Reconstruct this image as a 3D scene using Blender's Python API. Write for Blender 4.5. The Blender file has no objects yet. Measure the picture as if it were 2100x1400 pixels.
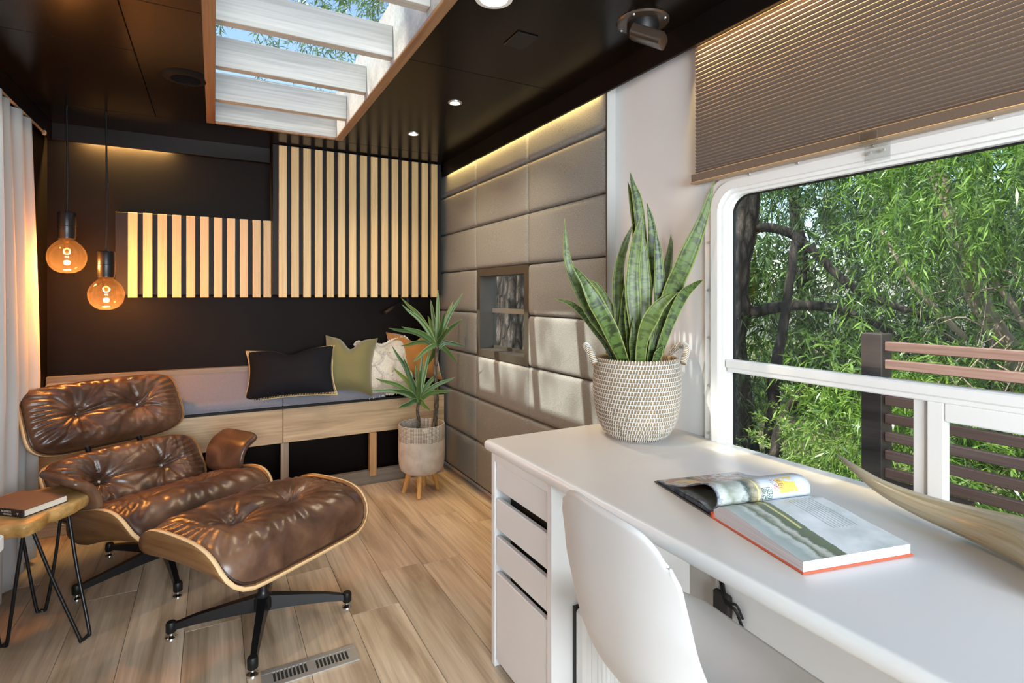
import bpy, math, random
import numpy as np
from mathutils import Vector, Matrix, noise as mnoise
R = math.radians
random.seed(7)
S = bpy.context.scene
COL = S.collection
PI = math.pi

# ------------------------------------------------------------------ camera
cd = bpy.data.cameras.new('camera')
cam = bpy.data.objects.new('camera', cd); COL.objects.link(cam)
cam.location = (0, 0, 1.22)
cam.rotation_euler = (R(90), 0, R(-28.8))
cd.sensor_width = 36; cd.lens = 36 * 1110 / 2100
cd.shift_y = -93 / 2100
cd.clip_start = 0.02; cd.clip_end = 200
S.camera = cam

# ------------------------------------------------------------------ exposure, world, sun, fill and window light
S.view_settings.view_transform = 'Standard'
S.view_settings.look = 'None'
S.view_settings.exposure = 0.45
S.view_settings.gamma = 1.0
S.view_settings.use_curve_mapping = False
w = bpy.data.worlds.new('sky'); S.world = w; w.use_nodes = True
wn = w.node_tree.nodes; wl = w.node_tree.links
bg = wn['Background']
sky = wn.new('ShaderNodeTexSky'); sky.sky_type = 'NISHITA'; sky.sun_disc = False
sky.sun_elevation = R(52); sky.sun_rotation = R(200); sky.air_density = 1.0; sky.dust_density = 1.5; sky.ozone_density = 1.0
wl.new(sky.outputs[0], bg.inputs[0]); bg.inputs[1].default_value = 0.27
SUN_DIR = Vector((0.63, -0.11, -0.77)).normalized()
sl = bpy.data.lights.new('sun', 'SUN'); sl.energy = 6.0; sl.angle = R(0.6); sl.color = (1.0, 0.95, 0.86)
so = bpy.data.objects.new('sun', sl); COL.objects.link(so)
so.rotation_euler = SUN_DIR.to_track_quat('-Z', 'Y').to_euler()

def area(name, loc, target, sx, sy, power, color=(1, 1, 1)):
    l = bpy.data.lights.new(name, 'AREA'); l.shape = 'RECTANGLE'; l.size = sx; l.size_y = sy; l.energy = power; l.color = color
    o = bpy.data.objects.new(name, l); COL.objects.link(o); o.location = loc
    o.rotation_euler = (Vector(target) - Vector(loc)).to_track_quat('-Z', 'Y').to_euler()
    return o
area('rear_fill_light', (0.25, -1.95, 1.35), (0.25, 3.0, 1.1), 2.0, 1.2, 140, (0.85, 0.94, 1.0))  # added fill lamp behind the camera, that wall has no window
area('left_window_light', (-1.75, 1.9, 1.5), (1.0, 1.9, 1.2), 1.9, 1.3, 90, (0.84, 0.93, 1.0))

# ------------------------------------------------------------------ materials
def nodes_of(m):
    nt = m.node_tree
    return nt, nt.nodes, nt.links, nt.nodes['Principled BSDF']
def mat(name, col, rough=0.5, metal=0.0, spec=0.5, **kw):
    m = bpy.data.materials.new(name); m.use_nodes = True
    b = m.node_tree.nodes['Principled BSDF']
    b.inputs['Base Color'].default_value = (*col, 1); b.inputs['Roughness'].default_value = rough
    b.inputs['Metallic'].default_value = metal; b.inputs['Specular IOR Level'].default_value = spec
    for k, v in kw.items(): b.inputs[k].default_value = v
    return m
def coords(nt, out='Object', scale=(1, 1, 1), rand=True, rot=(0, 0, 0)):
    N, L = nt.nodes, nt.links
    tc = N.new('ShaderNodeTexCoord'); mp = N.new('ShaderNodeMapping')
    mp.inputs['Scale'].default_value = scale; mp.inputs['Rotation'].default_value = rot
    L.new(tc.outputs[out], mp.inputs['Vector'])
    if rand:
        oi = N.new('ShaderNodeObjectInfo'); mu = N.new('ShaderNodeMath'); mu.operation = 'MULTIPLY'; mu.inputs[1].default_value = 37.0
        L.new(oi.outputs['Random'], mu.inputs[0])
        cx = N.new('ShaderNodeCombineXYZ')
        for i in range(3): L.new(mu.outputs[0], cx.inputs[i])
        L.new(cx.outputs[0], mp.inputs['Location'])
    return mp.outputs[0]
def ntex(nt, vec, scale=5, detail=4, rough=0.55, dist=0.0):
    n = nt.nodes.new('ShaderNodeTexNoise'); n.inputs['Scale'].default_value = scale; n.inputs['Detail'].default_value = detail
    n.inputs['Roughness'].default_value = rough; n.inputs['Distortion'].default_value = dist
    nt.links.new(vec, n.inputs['Vector']); return n.outputs['Fac']
def ramp(nt, fac, stops):
    r = nt.nodes.new('ShaderNodeValToRGB'); e = r.color_ramp.elements
    while len(e) < len(stops): e.new(0.5)
    for i, (p, c) in enumerate(stops):
        e[i].position = p; e[i].color = (*c, 1) if len(c) == 3 else c
    nt.links.new(fac, r.inputs[0]); return r.outputs[0]
def mixc(nt, fac, a, b, mode='MIX'):
    n = nt.nodes.new('ShaderNodeMix'); n.data_type = 'RGBA'; n.blend_type = mode
    if isinstance(fac, (int, float)): n.inputs[0].default_value = fac
    else: nt.links.new(fac, n.inputs[0])
    for i, x in ((6, a), (7, b)):
        if isinstance(x, tuple): n.inputs[i].default_value = (*x, 1)
        else: nt.links.new(x, n.inputs[i])
    return n.outputs[2]
def mth(nt, op, a, b=0.0, c=0.0, clamp=False):
    n = nt.nodes.new('ShaderNodeMath'); n.operation = op; n.use_clamp = clamp
    for i, x in enumerate((a, b, c)):
        if isinstance(x, (int, float)): n.inputs[i].default_value = x
        else: nt.links.new(x, n.inputs[i])
    return n.outputs[0]
def bump(nt, h, strength, dist=0.01, prev=None):
    b = nt.nodes.new('ShaderNodeBump'); b.inputs['Strength'].default_value = strength; b.inputs['Distance'].default_value = dist
    nt.links.new(h, b.inputs['Height'])
    if prev is not None: nt.links.new(prev, b.inputs['Normal'])
    return b.outputs[0]
def set_in(nt, name, out):
    nt.links.new(out, nt.nodes['Principled BSDF'].inputs[name])

def wood(name, dark, mid, light, axis='X', rough=0.45, grain=16.0, along=1.0, var=0.25, bmp=0.15, knots=False):
    m = mat(name, mid, rough); nt = m.node_tree
    sc = {'X': (along, grain, grain), 'Y': (grain, along, grain), 'Z': (grain, grain, along)}[axis]
    v = coords(nt, 'Object', sc)
    n1 = ntex(nt, v, 1.0, 6, 0.6, 0.6)
    sc2 = tuple(s * (6 if s > along else 2.0) for s in sc)
    v2 = coords(nt, 'Object', sc2); n2 = ntex(nt, v2, 1.0, 3, 0.6)
    c = ramp(nt, n1, [(0.28, dark), (0.5, mid), (0.72, light)])
    c = mixc(nt, mth(nt, 'MULTIPLY', mth(nt, 'SUBTRACT', n2, 0.4, clamp=True), 1.6, clamp=True), c, tuple(x * 0.62 for x in dark))
    if knots:
        vk = coords(nt, 'Object', {'X': (2, 7, 7), 'Y': (7, 2, 7), 'Z': (7, 7, 2)}[axis])
        vo = nt.nodes.new('ShaderNodeTexVoronoi'); vo.inputs['Scale'].default_value = 0.55; nt.links.new(vk, vo.inputs['Vector'])
        k = mth(nt, 'SUBTRACT', 1.0, mth(nt, 'MULTIPLY', vo.outputs['Distance'], 7.0), clamp=True)
        c = mixc(nt, mth(nt, 'MULTIPLY', k, 0.7), c, tuple(x * 0.45 for x in dark))
    oi = nt.nodes.new('ShaderNodeObjectInfo')
    br = mth(nt, 'ADD', mth(nt, 'MULTIPLY', oi.outputs['Random'], var), 1.0 - var * 0.5)
    hs = nt.nodes.new('ShaderNodeHueSaturation'); nt.links.new(c, hs.inputs['Color']); nt.links.new(br, hs.inputs['Value'])
    set_in(nt, 'Base Color', hs.outputs[0])
    set_in(nt, 'Normal', bump(nt, n2, bmp, 0.002))
    return m

def fabric(name, col, scale=420, rough=0.9, var=0.35, sheen=0.2, bmp=0.5):
    m = mat(name, col, rough, spec=0.2); nt = m.node_tree
    v = coords(nt, 'Object', (1, 1, 1), rand=False)
    n = ntex(nt, v, scale, 2, 0.7); big = ntex(nt, v, 6, 3)
    c = ramp(nt, n, [(0.3, tuple(x * (1 - var) for x in col)), (0.7, tuple(min(1, x * (1 + var)) for x in col))])
    c = mixc(nt, mth(nt, 'MULTIPLY', big, 0.25), c, tuple(x * 0.8 for x in col))
    set_in(nt, 'Base Color', c); set_in(nt, 'Normal', bump(nt, n, bmp, 0.001))
    m.node_tree.nodes['Principled BSDF'].inputs['Sheen Weight'].default_value = sheen
    return m

def translucent(m, col, f):
    nt = m.node_tree; t = nt.nodes.new('ShaderNodeBsdfTranslucent'); t.inputs[0].default_value = (*col, 1)
    mx = nt.nodes.new('ShaderNodeMixShader'); mx.inputs[0].default_value = f
    nt.links.new(nt.nodes['Principled BSDF'].outputs[0], mx.inputs[1]); nt.links.new(t.outputs[0], mx.inputs[2]); nt.links.new(mx.outputs[0], nt.nodes['Material Output'].inputs[0])
def painted(name, col, rough=0.5, nscale=60, bmp=0.05, var=0.12, **kw):
    m = mat(name, col, rough, **kw); nt = m.node_tree
    v = coords(nt, 'Object', (1, 1, 1), rand=False)
    n = ntex(nt, v, nscale, 3); big = ntex(nt, v, 2.5, 4)
    c = ramp(nt, big, [(0.3, tuple(x * (1 - var) for x in col)), (0.7, tuple(min(1, x * (1 + var)) for x in col))])
    set_in(nt, 'Base Color', c); set_in(nt, 'Normal', bump(nt, n, bmp, 0.002))
    return m

M = {}
M['white_wall'] = painted('white_wall_paint', (0.74, 0.74, 0.735), 0.55, 40, 0.05, 0.03)
M['white_plastic'] = painted('white_plastic', (0.80, 0.79, 0.77), 0.35, 90, 0.02, 0.02)
M['white_desk'] = painted('white_laminate', (0.82, 0.82, 0.815), 0.33, 120, 0.02, 0.02)
M['white_cab'] = painted('white_cabinet_foil', (0.80, 0.80, 0.80), 0.42, 120, 0.02, 0.02)
M['white_chair'] = painted('white_moulded_plastic', (0.72, 0.72, 0.72), 0.38, 200, 0.02, 0.02)
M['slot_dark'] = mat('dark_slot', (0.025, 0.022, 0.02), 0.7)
M['back_wall'] = painted('dark_brown_black_wall_paint', (0.0068, 0.0044, 0.0032), 0.5, 50, 0.08, 0.2, spec=0.07)
M['ceil'] = painted('dark_brown_ceiling_panel', (0.0075, 0.005, 0.0036), 0.19, 300, 0.10, 0.25, spec=0.12)
M['valance'] = painted('black_brown_valance', (0.008, 0.0055, 0.0045), 0.4, 90, 0.05, 0.2, spec=0.12)
M['backing'] = painted('matte_charcoal_board', (0.013, 0.012, 0.013), 0.5, 90, 0.05, 0.2, spec=0.15)
M['black'] = mat('black_plastic', (0.008, 0.008, 0.008), 0.45, spec=0.3)
M['black_metal'] = mat('black_powder_coated_metal', (0.012, 0.012, 0.013), 0.33, 0.3)
M['bronze'] = mat('dark_bronze_plastic', (0.055, 0.038, 0.028), 0.22, 0.2)
M['vent_black'] = mat('matte_black_vent', (0.006, 0.006, 0.006), 0.7, spec=0.08)
M['chrome'] = mat('chrome', (0.75, 0.75, 0.76), 0.12, 1.0)
M['slat'] = wood('pale_oak_slat', (0.54, 0.35, 0.15), (0.64, 0.43, 0.195), (0.70, 0.49, 0.24), 'Z', 0.5, 40, 1.2, 0.16)
M['bench'] = wood('rustic_oak_board', (0.33, 0.22, 0.12), (0.48, 0.34, 0.20), (0.58, 0.43, 0.27), 'X', 0.55, 13, 1.1, 0.15, 0.2, True)
M['post_grey'] = wood('greyed_pine', (0.20, 0.15, 0.11), (0.30, 0.23, 0.17), (0.38, 0.30, 0.23), 'Z', 0.6, 16, 1.0, 0.2)
M['rail_grey'] = wood('greyed_oak_plate', (0.14, 0.115, 0.09), (0.20, 0.165, 0.13), (0.26, 0.22, 0.17), 'X', 0.6, 14, 1.0, 0.2)
M['post_tan'] = wood('tan_pine', (0.34, 0.18, 0.075), (0.46, 0.26, 0.11), (0.54, 0.33, 0.15), 'Z', 0.5, 18, 1.0, 0.2)
M['plank'] = wood('greige_oak_vinyl_plank', (0.30, 0.205, 0.125), (0.57, 0.445, 0.32), (0.72, 0.60, 0.46), 'Y', 0.34, 9, 0.9, 0.26, 0.08, True)
M['floor_base'] = mat('dark_subfloor', (0.10, 0.075, 0.05), 0.8)
M['walnut'] = wood('walnut_veneer', (0.15, 0.065, 0.022), (0.24, 0.115, 0.042), (0.31, 0.165, 0.068), 'Y', 0.36, 22, 2.0, 0.05)
M['ply'] = mat('pale_ply_edge', (0.72, 0.50, 0.27), 0.5)
M['oak_leg'] = wood('honey_beech_leg', (0.50, 0.26, 0.07), (0.62, 0.34, 0.10), (0.68, 0.42, 0.16), 'Z', 0.45, 40, 2.0, 0.1)
M['trim'] = wood('brown_stained_trim', (0.20, 0.10, 0.05), (0.30, 0.165, 0.085), (0.36, 0.22, 0.12), 'Y', 0.4, 30, 1.2, 0.1)
M['limewash'] = wood('white_washed_ply', (0.40, 0.385, 0.345), (0.48, 0.465, 0.425), (0.53, 0.515, 0.475), 'X', 0.5, 16, 1.2, 0.04, 0.05)
M['slab'] = wood('honey_live_edge_slab', (0.38, 0.20, 0.055), (0.60, 0.36, 0.12), (0.70, 0.47, 0.20), 'X', 0.36, 9, 2.5, 0.05, 0.25, True)
M['grey_panel'] = fabric('grey_woven_upholstery', (0.262, 0.262, 0.248), 300, 0.95, 0.42, 0.0)
M['grey_panel'].node_tree.nodes['Principled BSDF'].inputs['Specular IOR Level'].default_value = 0.05
M['pale_grey'] = mat('pale_grey_edge', (0.46, 0.45, 0.43), 0.6)  # flat grey for the end board, darker than the wall
M['seat_fabric'] = fabric('lavender_grey_weave', (0.19, 0.19, 0.225), 420, 0.92, 0.28, 0.2)
M['black_linen'] = fabric('black_linen', (0.0065, 0.007, 0.010), 500, 0.85, 0.35, 0.0)
M['stitch'] = mat('straw_blanket_stitch', (0.55, 0.42, 0.22), 0.8)
M['velvet'] = fabric('olive_velvet', (0.17, 0.15, 0.06), 700, 0.7, 0.15, 0.4, 0.15)
M['amber'] = fabric('amber_velvet', (0.36, 0.15, 0.03), 700, 0.7, 0.15, 0.6, 0.15)
M['cream'] = fabric('cream_tufted_cotton', (0.62, 0.56, 0.47), 160, 0.95, 0.2, 0.3, 0.8)
M['curtain'] = fabric('white_curtain_weave', (0.72, 0.71, 0.70), 600, 0.9, 0.08, 0.2, 0.2)
translucent(M['curtain'], (0.80, 0.80, 0.80), 0.35)
M['frame_white'] = painted('white_window_frame', (0.80, 0.79, 0.77), 0.32, 100, 0.02, 0.02)
M['frame_dark'] = painted('dark_olive_brown_frame', (0.055, 0.047, 0.037), 0.4, 80, 0.05, 0.1)
M['shade'] = fabric('taupe_pleated_shade_cloth', (0.16, 0.11, 0.078), 600, 0.9, 0.12, 0.2, 0.2)
M['shade_rail'] = mat('tan_shade_rail', (0.36, 0.25, 0.16), 0.45)
M['steel'] = mat('brushed_nickel', (0.62, 0.61, 0.59), 0.35, 0.75)
M['paper'] = mat('cream_paper', (0.78, 0.73, 0.62), 0.85)
M['book_cover'] = painted('brown_cloth_cover', (0.145, 0.075, 0.05), 0.6, 500, 0.15, 0.1)
M['book_spine'] = mat('black_cloth_spine', (0.022, 0.014, 0.014), 0.6)
M['print_white'] = mat('pale_spine_print', (0.65, 0.60, 0.52), 0.6)
M['red_cover'] = mat('orange_red_cover', (0.62, 0.10, 0.035), 0.5)
M['dark_cover'] = mat('dark_photo_cover', (0.06, 0.055, 0.05), 0.35)
M['soil'] = painted('dark_soil', (0.06, 0.045, 0.03), 0.95, 60, 0.6, 0.4)

# leather: mottled, creased
def leather():
    m = mat('brown_aniline_leather', (0.12, 0.05, 0.025), 0.33, spec=0.5); nt = m.node_tree
    v = coords(nt, 'Object', rand=False)
    a = ntex(nt, v, 6, 4, 0.55, 0.5); b = ntex(nt, v, 60, 3, 0.6)
    f = mth(nt, 'ADD', mth(nt, 'MULTIPLY', a, 0.88), mth(nt, 'MULTIPLY', b, 0.12))
    c = ramp(nt, f, [(0.36, (0.050, 0.023, 0.014)), (0.52, (0.108, 0.053, 0.031)), (0.68, (0.190, 0.102, 0.059))])
    set_in(nt, 'Base Color', c)
    nt.nodes['Principled BSDF'].inputs['Roughness'].default_value = 0.30
    vo = nt.nodes.new('ShaderNodeTexVoronoi'); vo.feature = 'DISTANCE_TO_EDGE'; vo.inputs['Scale'].default_value = 210; nt.links.new(v, vo.inputs['Vector'])
    n1 = bump(nt, vo.outputs['Distance'], 0.05, 0.001)
    set_in(nt, 'Normal', bump(nt, b, 0.05, 0.003, n1))
    return m
M['leather'] = leather()
M['piping'] = mat('dark_brown_leather_piping', (0.035, 0.016, 0.010), 0.4)

def glass(name, tint=(0.93, 0.97, 0.96), refl=1.0):
    m = bpy.data.materials.new(name); m.use_nodes = True; nt = m.node_tree; N, L = nt.nodes, nt.links
    N.remove(N['Principled BSDF']); out = N['Material Output']
    tr = N.new('ShaderNodeBsdfTransparent'); tr.inputs[0].default_value = (*tint, 1)
    gl = N.new('ShaderNodeBsdfGlossy'); gl.inputs['Roughness'].default_value = 0.01
    lw = N.new('ShaderNodeLayerWeight'); lw.inputs[0].default_value = 0.5
    fr = N.new('ShaderNodeMath'); fr.operation = 'MULTIPLY_ADD'; fr.inputs[1].default_value = 0.90; fr.inputs[2].default_value = 0.035
    pw_ = N.new('ShaderNodeMath'); pw_.operation = 'POWER'; pw_.inputs[1].default_value = 5.0
    L.new(lw.outputs['Facing'], pw_.inputs[0]); L.new(pw_.outputs[0], fr.inputs[0])
    mx = N.new('ShaderNodeMixShader')
    mu = N.new('ShaderNodeMath'); mu.operation = 'MULTIPLY'; mu.inputs[1].default_value = refl
    L.new(fr.outputs[0], mu.inputs[0]); L.new(mu.outputs[0], mx.inputs[0]); L.new(tr.outputs[0], mx.inputs[1]); L.new(gl.outputs[0], mx.inputs[2])
    L.new(mx.outputs[0], out.inputs[0]); return m
M['glass'] = glass('window_glass', (0.95, 0.98, 0.97), 0.45)
M['clear'] = glass('clear_acrylic', (0.93, 0.94, 0.93), 1.5)
def bulb_glass():
    m = glass('smoked_amber_bulb_glass', (0.9, 0.62, 0.36), 0.7); nt = m.node_tree
    tr = [n for n in nt.nodes if n.type == 'BSDF_TRANSPARENT'][0]
    tc = nt.nodes.new('ShaderNodeTexCoord'); sp = nt.nodes.new('ShaderNodeSeparateXYZ'); nt.links.new(tc.outputs['Object'], sp.inputs[0])
    f = mth(nt, 'MULTIPLY_ADD', sp.outputs[2], 5.0, 0.5)
    tl = nt.nodes.new('ShaderNodeBsdfTranslucent'); tl.inputs[0].default_value = (0.9, 0.66, 0.45, 1)
    m2 = nt.nodes.new('ShaderNodeMixShader'); m2.inputs[0].default_value = 0.012
    mx = [n for n in nt.nodes if n.type == 'MIX_SHADER' and n != m2][0]
    nt.links.new(mx.outputs[0], m2.inputs[1]); nt.links.new(tl.outputs[0], m2.inputs[2]); nt.links.new(m2.outputs[0], nt.nodes['Material Output'].inputs[0])
    nt.links.new(ramp(nt, f, [(0.1, (1.0, 0.86, 0.60)), (0.55, (0.90, 0.72, 0.55)), (0.95, (0.26, 0.17, 0.13))]), tr.inputs[0])
    return m
M['bulb_glass'] = bulb_glass()
def emit(name, col, s):
    m = mat(name, col, 0.5); b = m.node_tree.nodes['Principled BSDF']
    b.inputs['Emission Color'].default_value = (*col, 1); b.inputs['Emission Strength'].default_value = s; return m
M['filament'] = emit('glowing_filament', (1.0, 0.62, 0.22), 22)
M['led_lens'] = emit('downlight_lens', (1.0, 0.88, 0.70), 9)
M['led_strip'] = emit('warm_led_strip', (1.0, 0.72, 0.25), 4)

def leafmat(name, c1, c2, trans=0.25, rough=0.30):
    m = bpy.data.materials.new(name); m.use_nodes = True; nt = m.node_tree; b = nt.nodes['Principled BSDF']; out = nt.nodes['Material Output']
    ge = nt.nodes.new('ShaderNodeNewGeometry')
    c = ramp(nt, ge.outputs['Random Per Island'], [(0.0, c1), (1.0, c2)])
    nt.links.new(c, b.inputs['Base Color']); b.inputs['Roughness'].default_value = rough
    t = nt.nodes.new('ShaderNodeBsdfTranslucent')
    nt.links.new(mixc(nt, 1.0, c, (1.5, 1.7, 0.6), 'MULTIPLY'), t.inputs[0])
    mx = nt.nodes.new('ShaderNodeMixShader'); mx.inputs[0].default_value = trans
    nt.links.new(b.outputs[0], mx.inputs[1]); nt.links.new(t.outputs[0], mx.inputs[2]); nt.links.new(mx.outputs[0], out.inputs[0])
    return m
M['leaf_bright'] = leafmat('willow_leaf_bright', (0.030, 0.085, 0.012), (0.23, 0.37, 0.06))
M['leaf_mid'] = leafmat('willow_leaf_mid', (0.022, 0.06, 0.012), (0.14, 0.235, 0.05))
M['leaf_dark'] = leafmat('willow_leaf_dark', (0.02, 0.045, 0.016), (0.11, 0.17, 0.06))
M['leaf_low'] = leafmat('shrub_leaf_yellow_green', (0.10, 0.18, 0.04), (0.36, 0.46, 0.13))

def barkmat(name, a, b_, sc=9):
    m = mat(name, a, 0.95); nt = m.node_tree
    v = coords(nt, 'Object', (sc, sc, sc * 0.36), rand=False)
    vo = nt.nodes.new('ShaderNodeTexVoronoi'); vo.feature = 'DISTANCE_TO_EDGE'; vo.inputs['Scale'].default_value = 1.6
    dn = nt.nodes.new('ShaderNodeTexNoise'); dn.inputs['Scale'].default_value = 2.0; dn.inputs['Detail'].default_value = 5; nt.links.new(v, dn.inputs['Vector'])
    nt.links.new(mixc(nt, 0.35, v, dn.outputs['Color']), vo.inputs['Vector'])
    n = ntex(nt, v, 5, 6, 0.7)
    f = mth(nt, 'MULTIPLY', mth(nt, 'MULTIPLY', vo.outputs['Distance'], 3.0, clamp=True), n)
    set_in(nt, 'Base Color', ramp(nt, f, [(0.05, tuple(x * 0.35 for x in a)), (0.3, a), (0.62, b_)]))
    set_in(nt, 'Normal', bump(nt, f, 1.0, 0.03)); return m
M['bark'] = barkmat('rough_brown_bark', (0.13, 0.10, 0.08), (0.42, 0.35, 0.30), 15)
M['bark_dark'] = barkmat('dark_tree_bark', (0.05, 0.038, 0.03), (0.17, 0.135, 0.11), 10)
M['twig'] = mat('pale_dry_twig', (0.40, 0.30, 0.235), 0.8)
M['ground'] = painted('leaf_litter_ground', (0.16, 0.15, 0.07), 0.95, 30, 0.6, 0.5)
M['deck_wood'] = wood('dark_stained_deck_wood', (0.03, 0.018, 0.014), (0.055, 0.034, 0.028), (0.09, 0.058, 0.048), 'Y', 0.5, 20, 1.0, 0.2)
M['deck_lit'] = wood('sunlit_red_brown_deck_rail', (0.17, 0.085, 0.065), (0.25, 0.135, 0.105), (0.31, 0.18, 0.145), 'Y', 0.5, 18, 1.0, 0.2)  # lighter copy of the deck wood, sunlight put into the slat colour
M['yucca_stem'] = barkmat('ringed_grey_yucca_stem', (0.20, 0.16, 0.11), (0.40, 0.34, 0.26), 30)
M['yucca_leaf'] = mat('yucca_leaf_green', (0.085, 0.19, 0.05), 0.38)
def yl():
    m = M['yucca_leaf']; nt = m.node_tree; v = coords(nt, 'UV', (1, 1, 1), rand=False)
    sp = nt.nodes.new('ShaderNodeSeparateXYZ'); nt.links.new(v, sp.inputs[0])
    e = mth(nt, 'ABSOLUTE', mth(nt, 'MULTIPLY_ADD', sp.outputs[0], 2.0, -1.0))
    oi = nt.nodes.new('ShaderNodeObjectInfo')
    c = mixc(nt, oi.outputs['Random'], (0.025, 0.075, 0.025), (0.075, 0.16, 0.035))
    c = mixc(nt, mth(nt, 'POWER', e, 6.0), c, (0.20, 0.27, 0.09))
    c = mixc(nt, mth(nt, 'SUBTRACT', 0.35, mth(nt, 'MULTIPLY', sp.outputs[1], 3.0), clamp=True), c, (0.42, 0.52, 0.16))
    set_in(nt, 'Base Color', c)
yl()
def snake():
    m = mat('banded_snake_plant_leaf', (0.08, 0.16, 0.06), 0.36); nt = m.node_tree
    v = coords(nt, 'UV', (1, 1, 1), rand=False); sp = nt.nodes.new('ShaderNodeSeparateXYZ'); nt.links.new(v, sp.inputs[0])
    e = mth(nt, 'ABSOLUTE', mth(nt, 'MULTIPLY_ADD', sp.outputs[0], 2.0, -1.0))
    vb = coords(nt, 'UV', (1.1, 24, 1)); n = ntex(nt, vb, 1.2, 3, 0.55, 0.55)
    band = ramp(nt, n, [(0.47, (0, 0, 0)), (0.55, (1, 1, 1))])
    c = mixc(nt, band, (0.075, 0.135, 0.030), (0.008, 0.022, 0.010))
    oi = nt.nodes.new('ShaderNodeObjectInfo')
    c = mixc(nt, mth(nt, 'MULTIPLY', oi.outputs['Random'], 0.45), c, (0.12, 0.15, 0.025))
    c = mixc(nt, ramp(nt, e, [(0.84, (0, 0, 0)), (0.93, (1, 1, 1))]), c, (0.26, 0.30, 0.09))
    set_in(nt, 'Base Color', c); return m
M['snake'] = snake()
M['snake'].node_tree.nodes['Principled BSDF'].inputs['Specular IOR Level'].default_value = 0.35
def potmat():
    m = mat('whitewashed_fibre_clay', (0.52, 0.47, 0.41), 0.9); nt = m.node_tree
    v = coords(nt, 'Object', rand=False); n = ntex(nt, v, 16, 5); f = ntex(nt, v, 180, 3)
    c = ramp(nt, n, [(0.3, (0.42, 0.37, 0.315)), (0.7, (0.58, 0.535, 0.475))])
    sp = nt.nodes.new('ShaderNodeSeparateXYZ'); nt.links.new(v, sp.inputs[0])
    band = ramp(nt, mth(nt, 'MULTIPLY_ADD', sp.outputs[2], 1.0, 0.0), [(0.335, (0, 0, 0)), (0.34, (1, 1, 1))])
    an = mth(nt, 'ARCTAN2', sp.outputs[1], sp.outputs[0])
    w1 = mth(nt, 'SINE', mth(nt, 'MULTIPLY_ADD', sp.outputs[2], 430.0, mth(nt, 'MULTIPLY', an, 46.0)))
    w2 = mth(nt, 'SINE', mth(nt, 'MULTIPLY_ADD', sp.outputs[2], 430.0, mth(nt, 'MULTIPLY', an, -46.0)))
    p = mth(nt, 'MULTIPLY', mth(nt, 'GREATER_THAN', mth(nt, 'MULTIPLY', w1, w2), 0.05), mth(nt, 'GREATER_THAN', n, 0.40))
    c = mixc(nt, mth(nt, 'MULTIPLY', mth(nt, 'MULTIPLY', p, band), 0.95), c, (0.11, 0.085, 0.065))
    set_in(nt, 'Base Color', c); set_in(nt, 'Normal', bump(nt, f, 0.3, 0.003)); return m
M['pot'] = potmat()
M['straw'] = painted('seagrass_straw', (0.30, 0.215, 0.125), 0.85, 90, 0.4, 0.35)
M['white_cord'] = painted('white_basket_binding', (0.70, 0.69, 0.65), 0.8, 200, 0.2, 0.1)
def hornmat():
    m = mat('polished_cow_horn', (0.45, 0.33, 0.17), 0.22); nt = m.node_tree
    v = coords(nt, 'UV', (14, 1.2, 1), rand=False); n = ntex(nt, v, 1.5, 5, 0.6, 0.4)
    v2 = coords(nt, 'UV', (1, 1, 1), rand=False); sp = nt.nodes.new('ShaderNodeSeparateXYZ'); nt.links.new(v2, sp.inputs[0])
    c = ramp(nt, n, [(0.3, (0.36, 0.26, 0.13)), (0.5, (0.54, 0.45, 0.28)), (0.7, (0.62, 0.60, 0.48))])
    tip = ramp(nt, sp.outputs[1], [(0.05, (1, 1, 1)), (0.32, (0, 0, 0))])
    c = mixc(nt, mth(nt, 'MULTIPLY', tip, 0.85), c, (0.13, 0.115, 0.10))
    base = ramp(nt, sp.outputs[1], [(0.55, (0, 0, 0)), (0.85, (1, 1, 1))])
    c = mixc(nt, mth(nt, 'MULTIPLY', base, 0.5), c, (0.42, 0.44, 0.32))
    set_in(nt, 'Base Color', c); return m
M['horn'] = hornmat()

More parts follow.
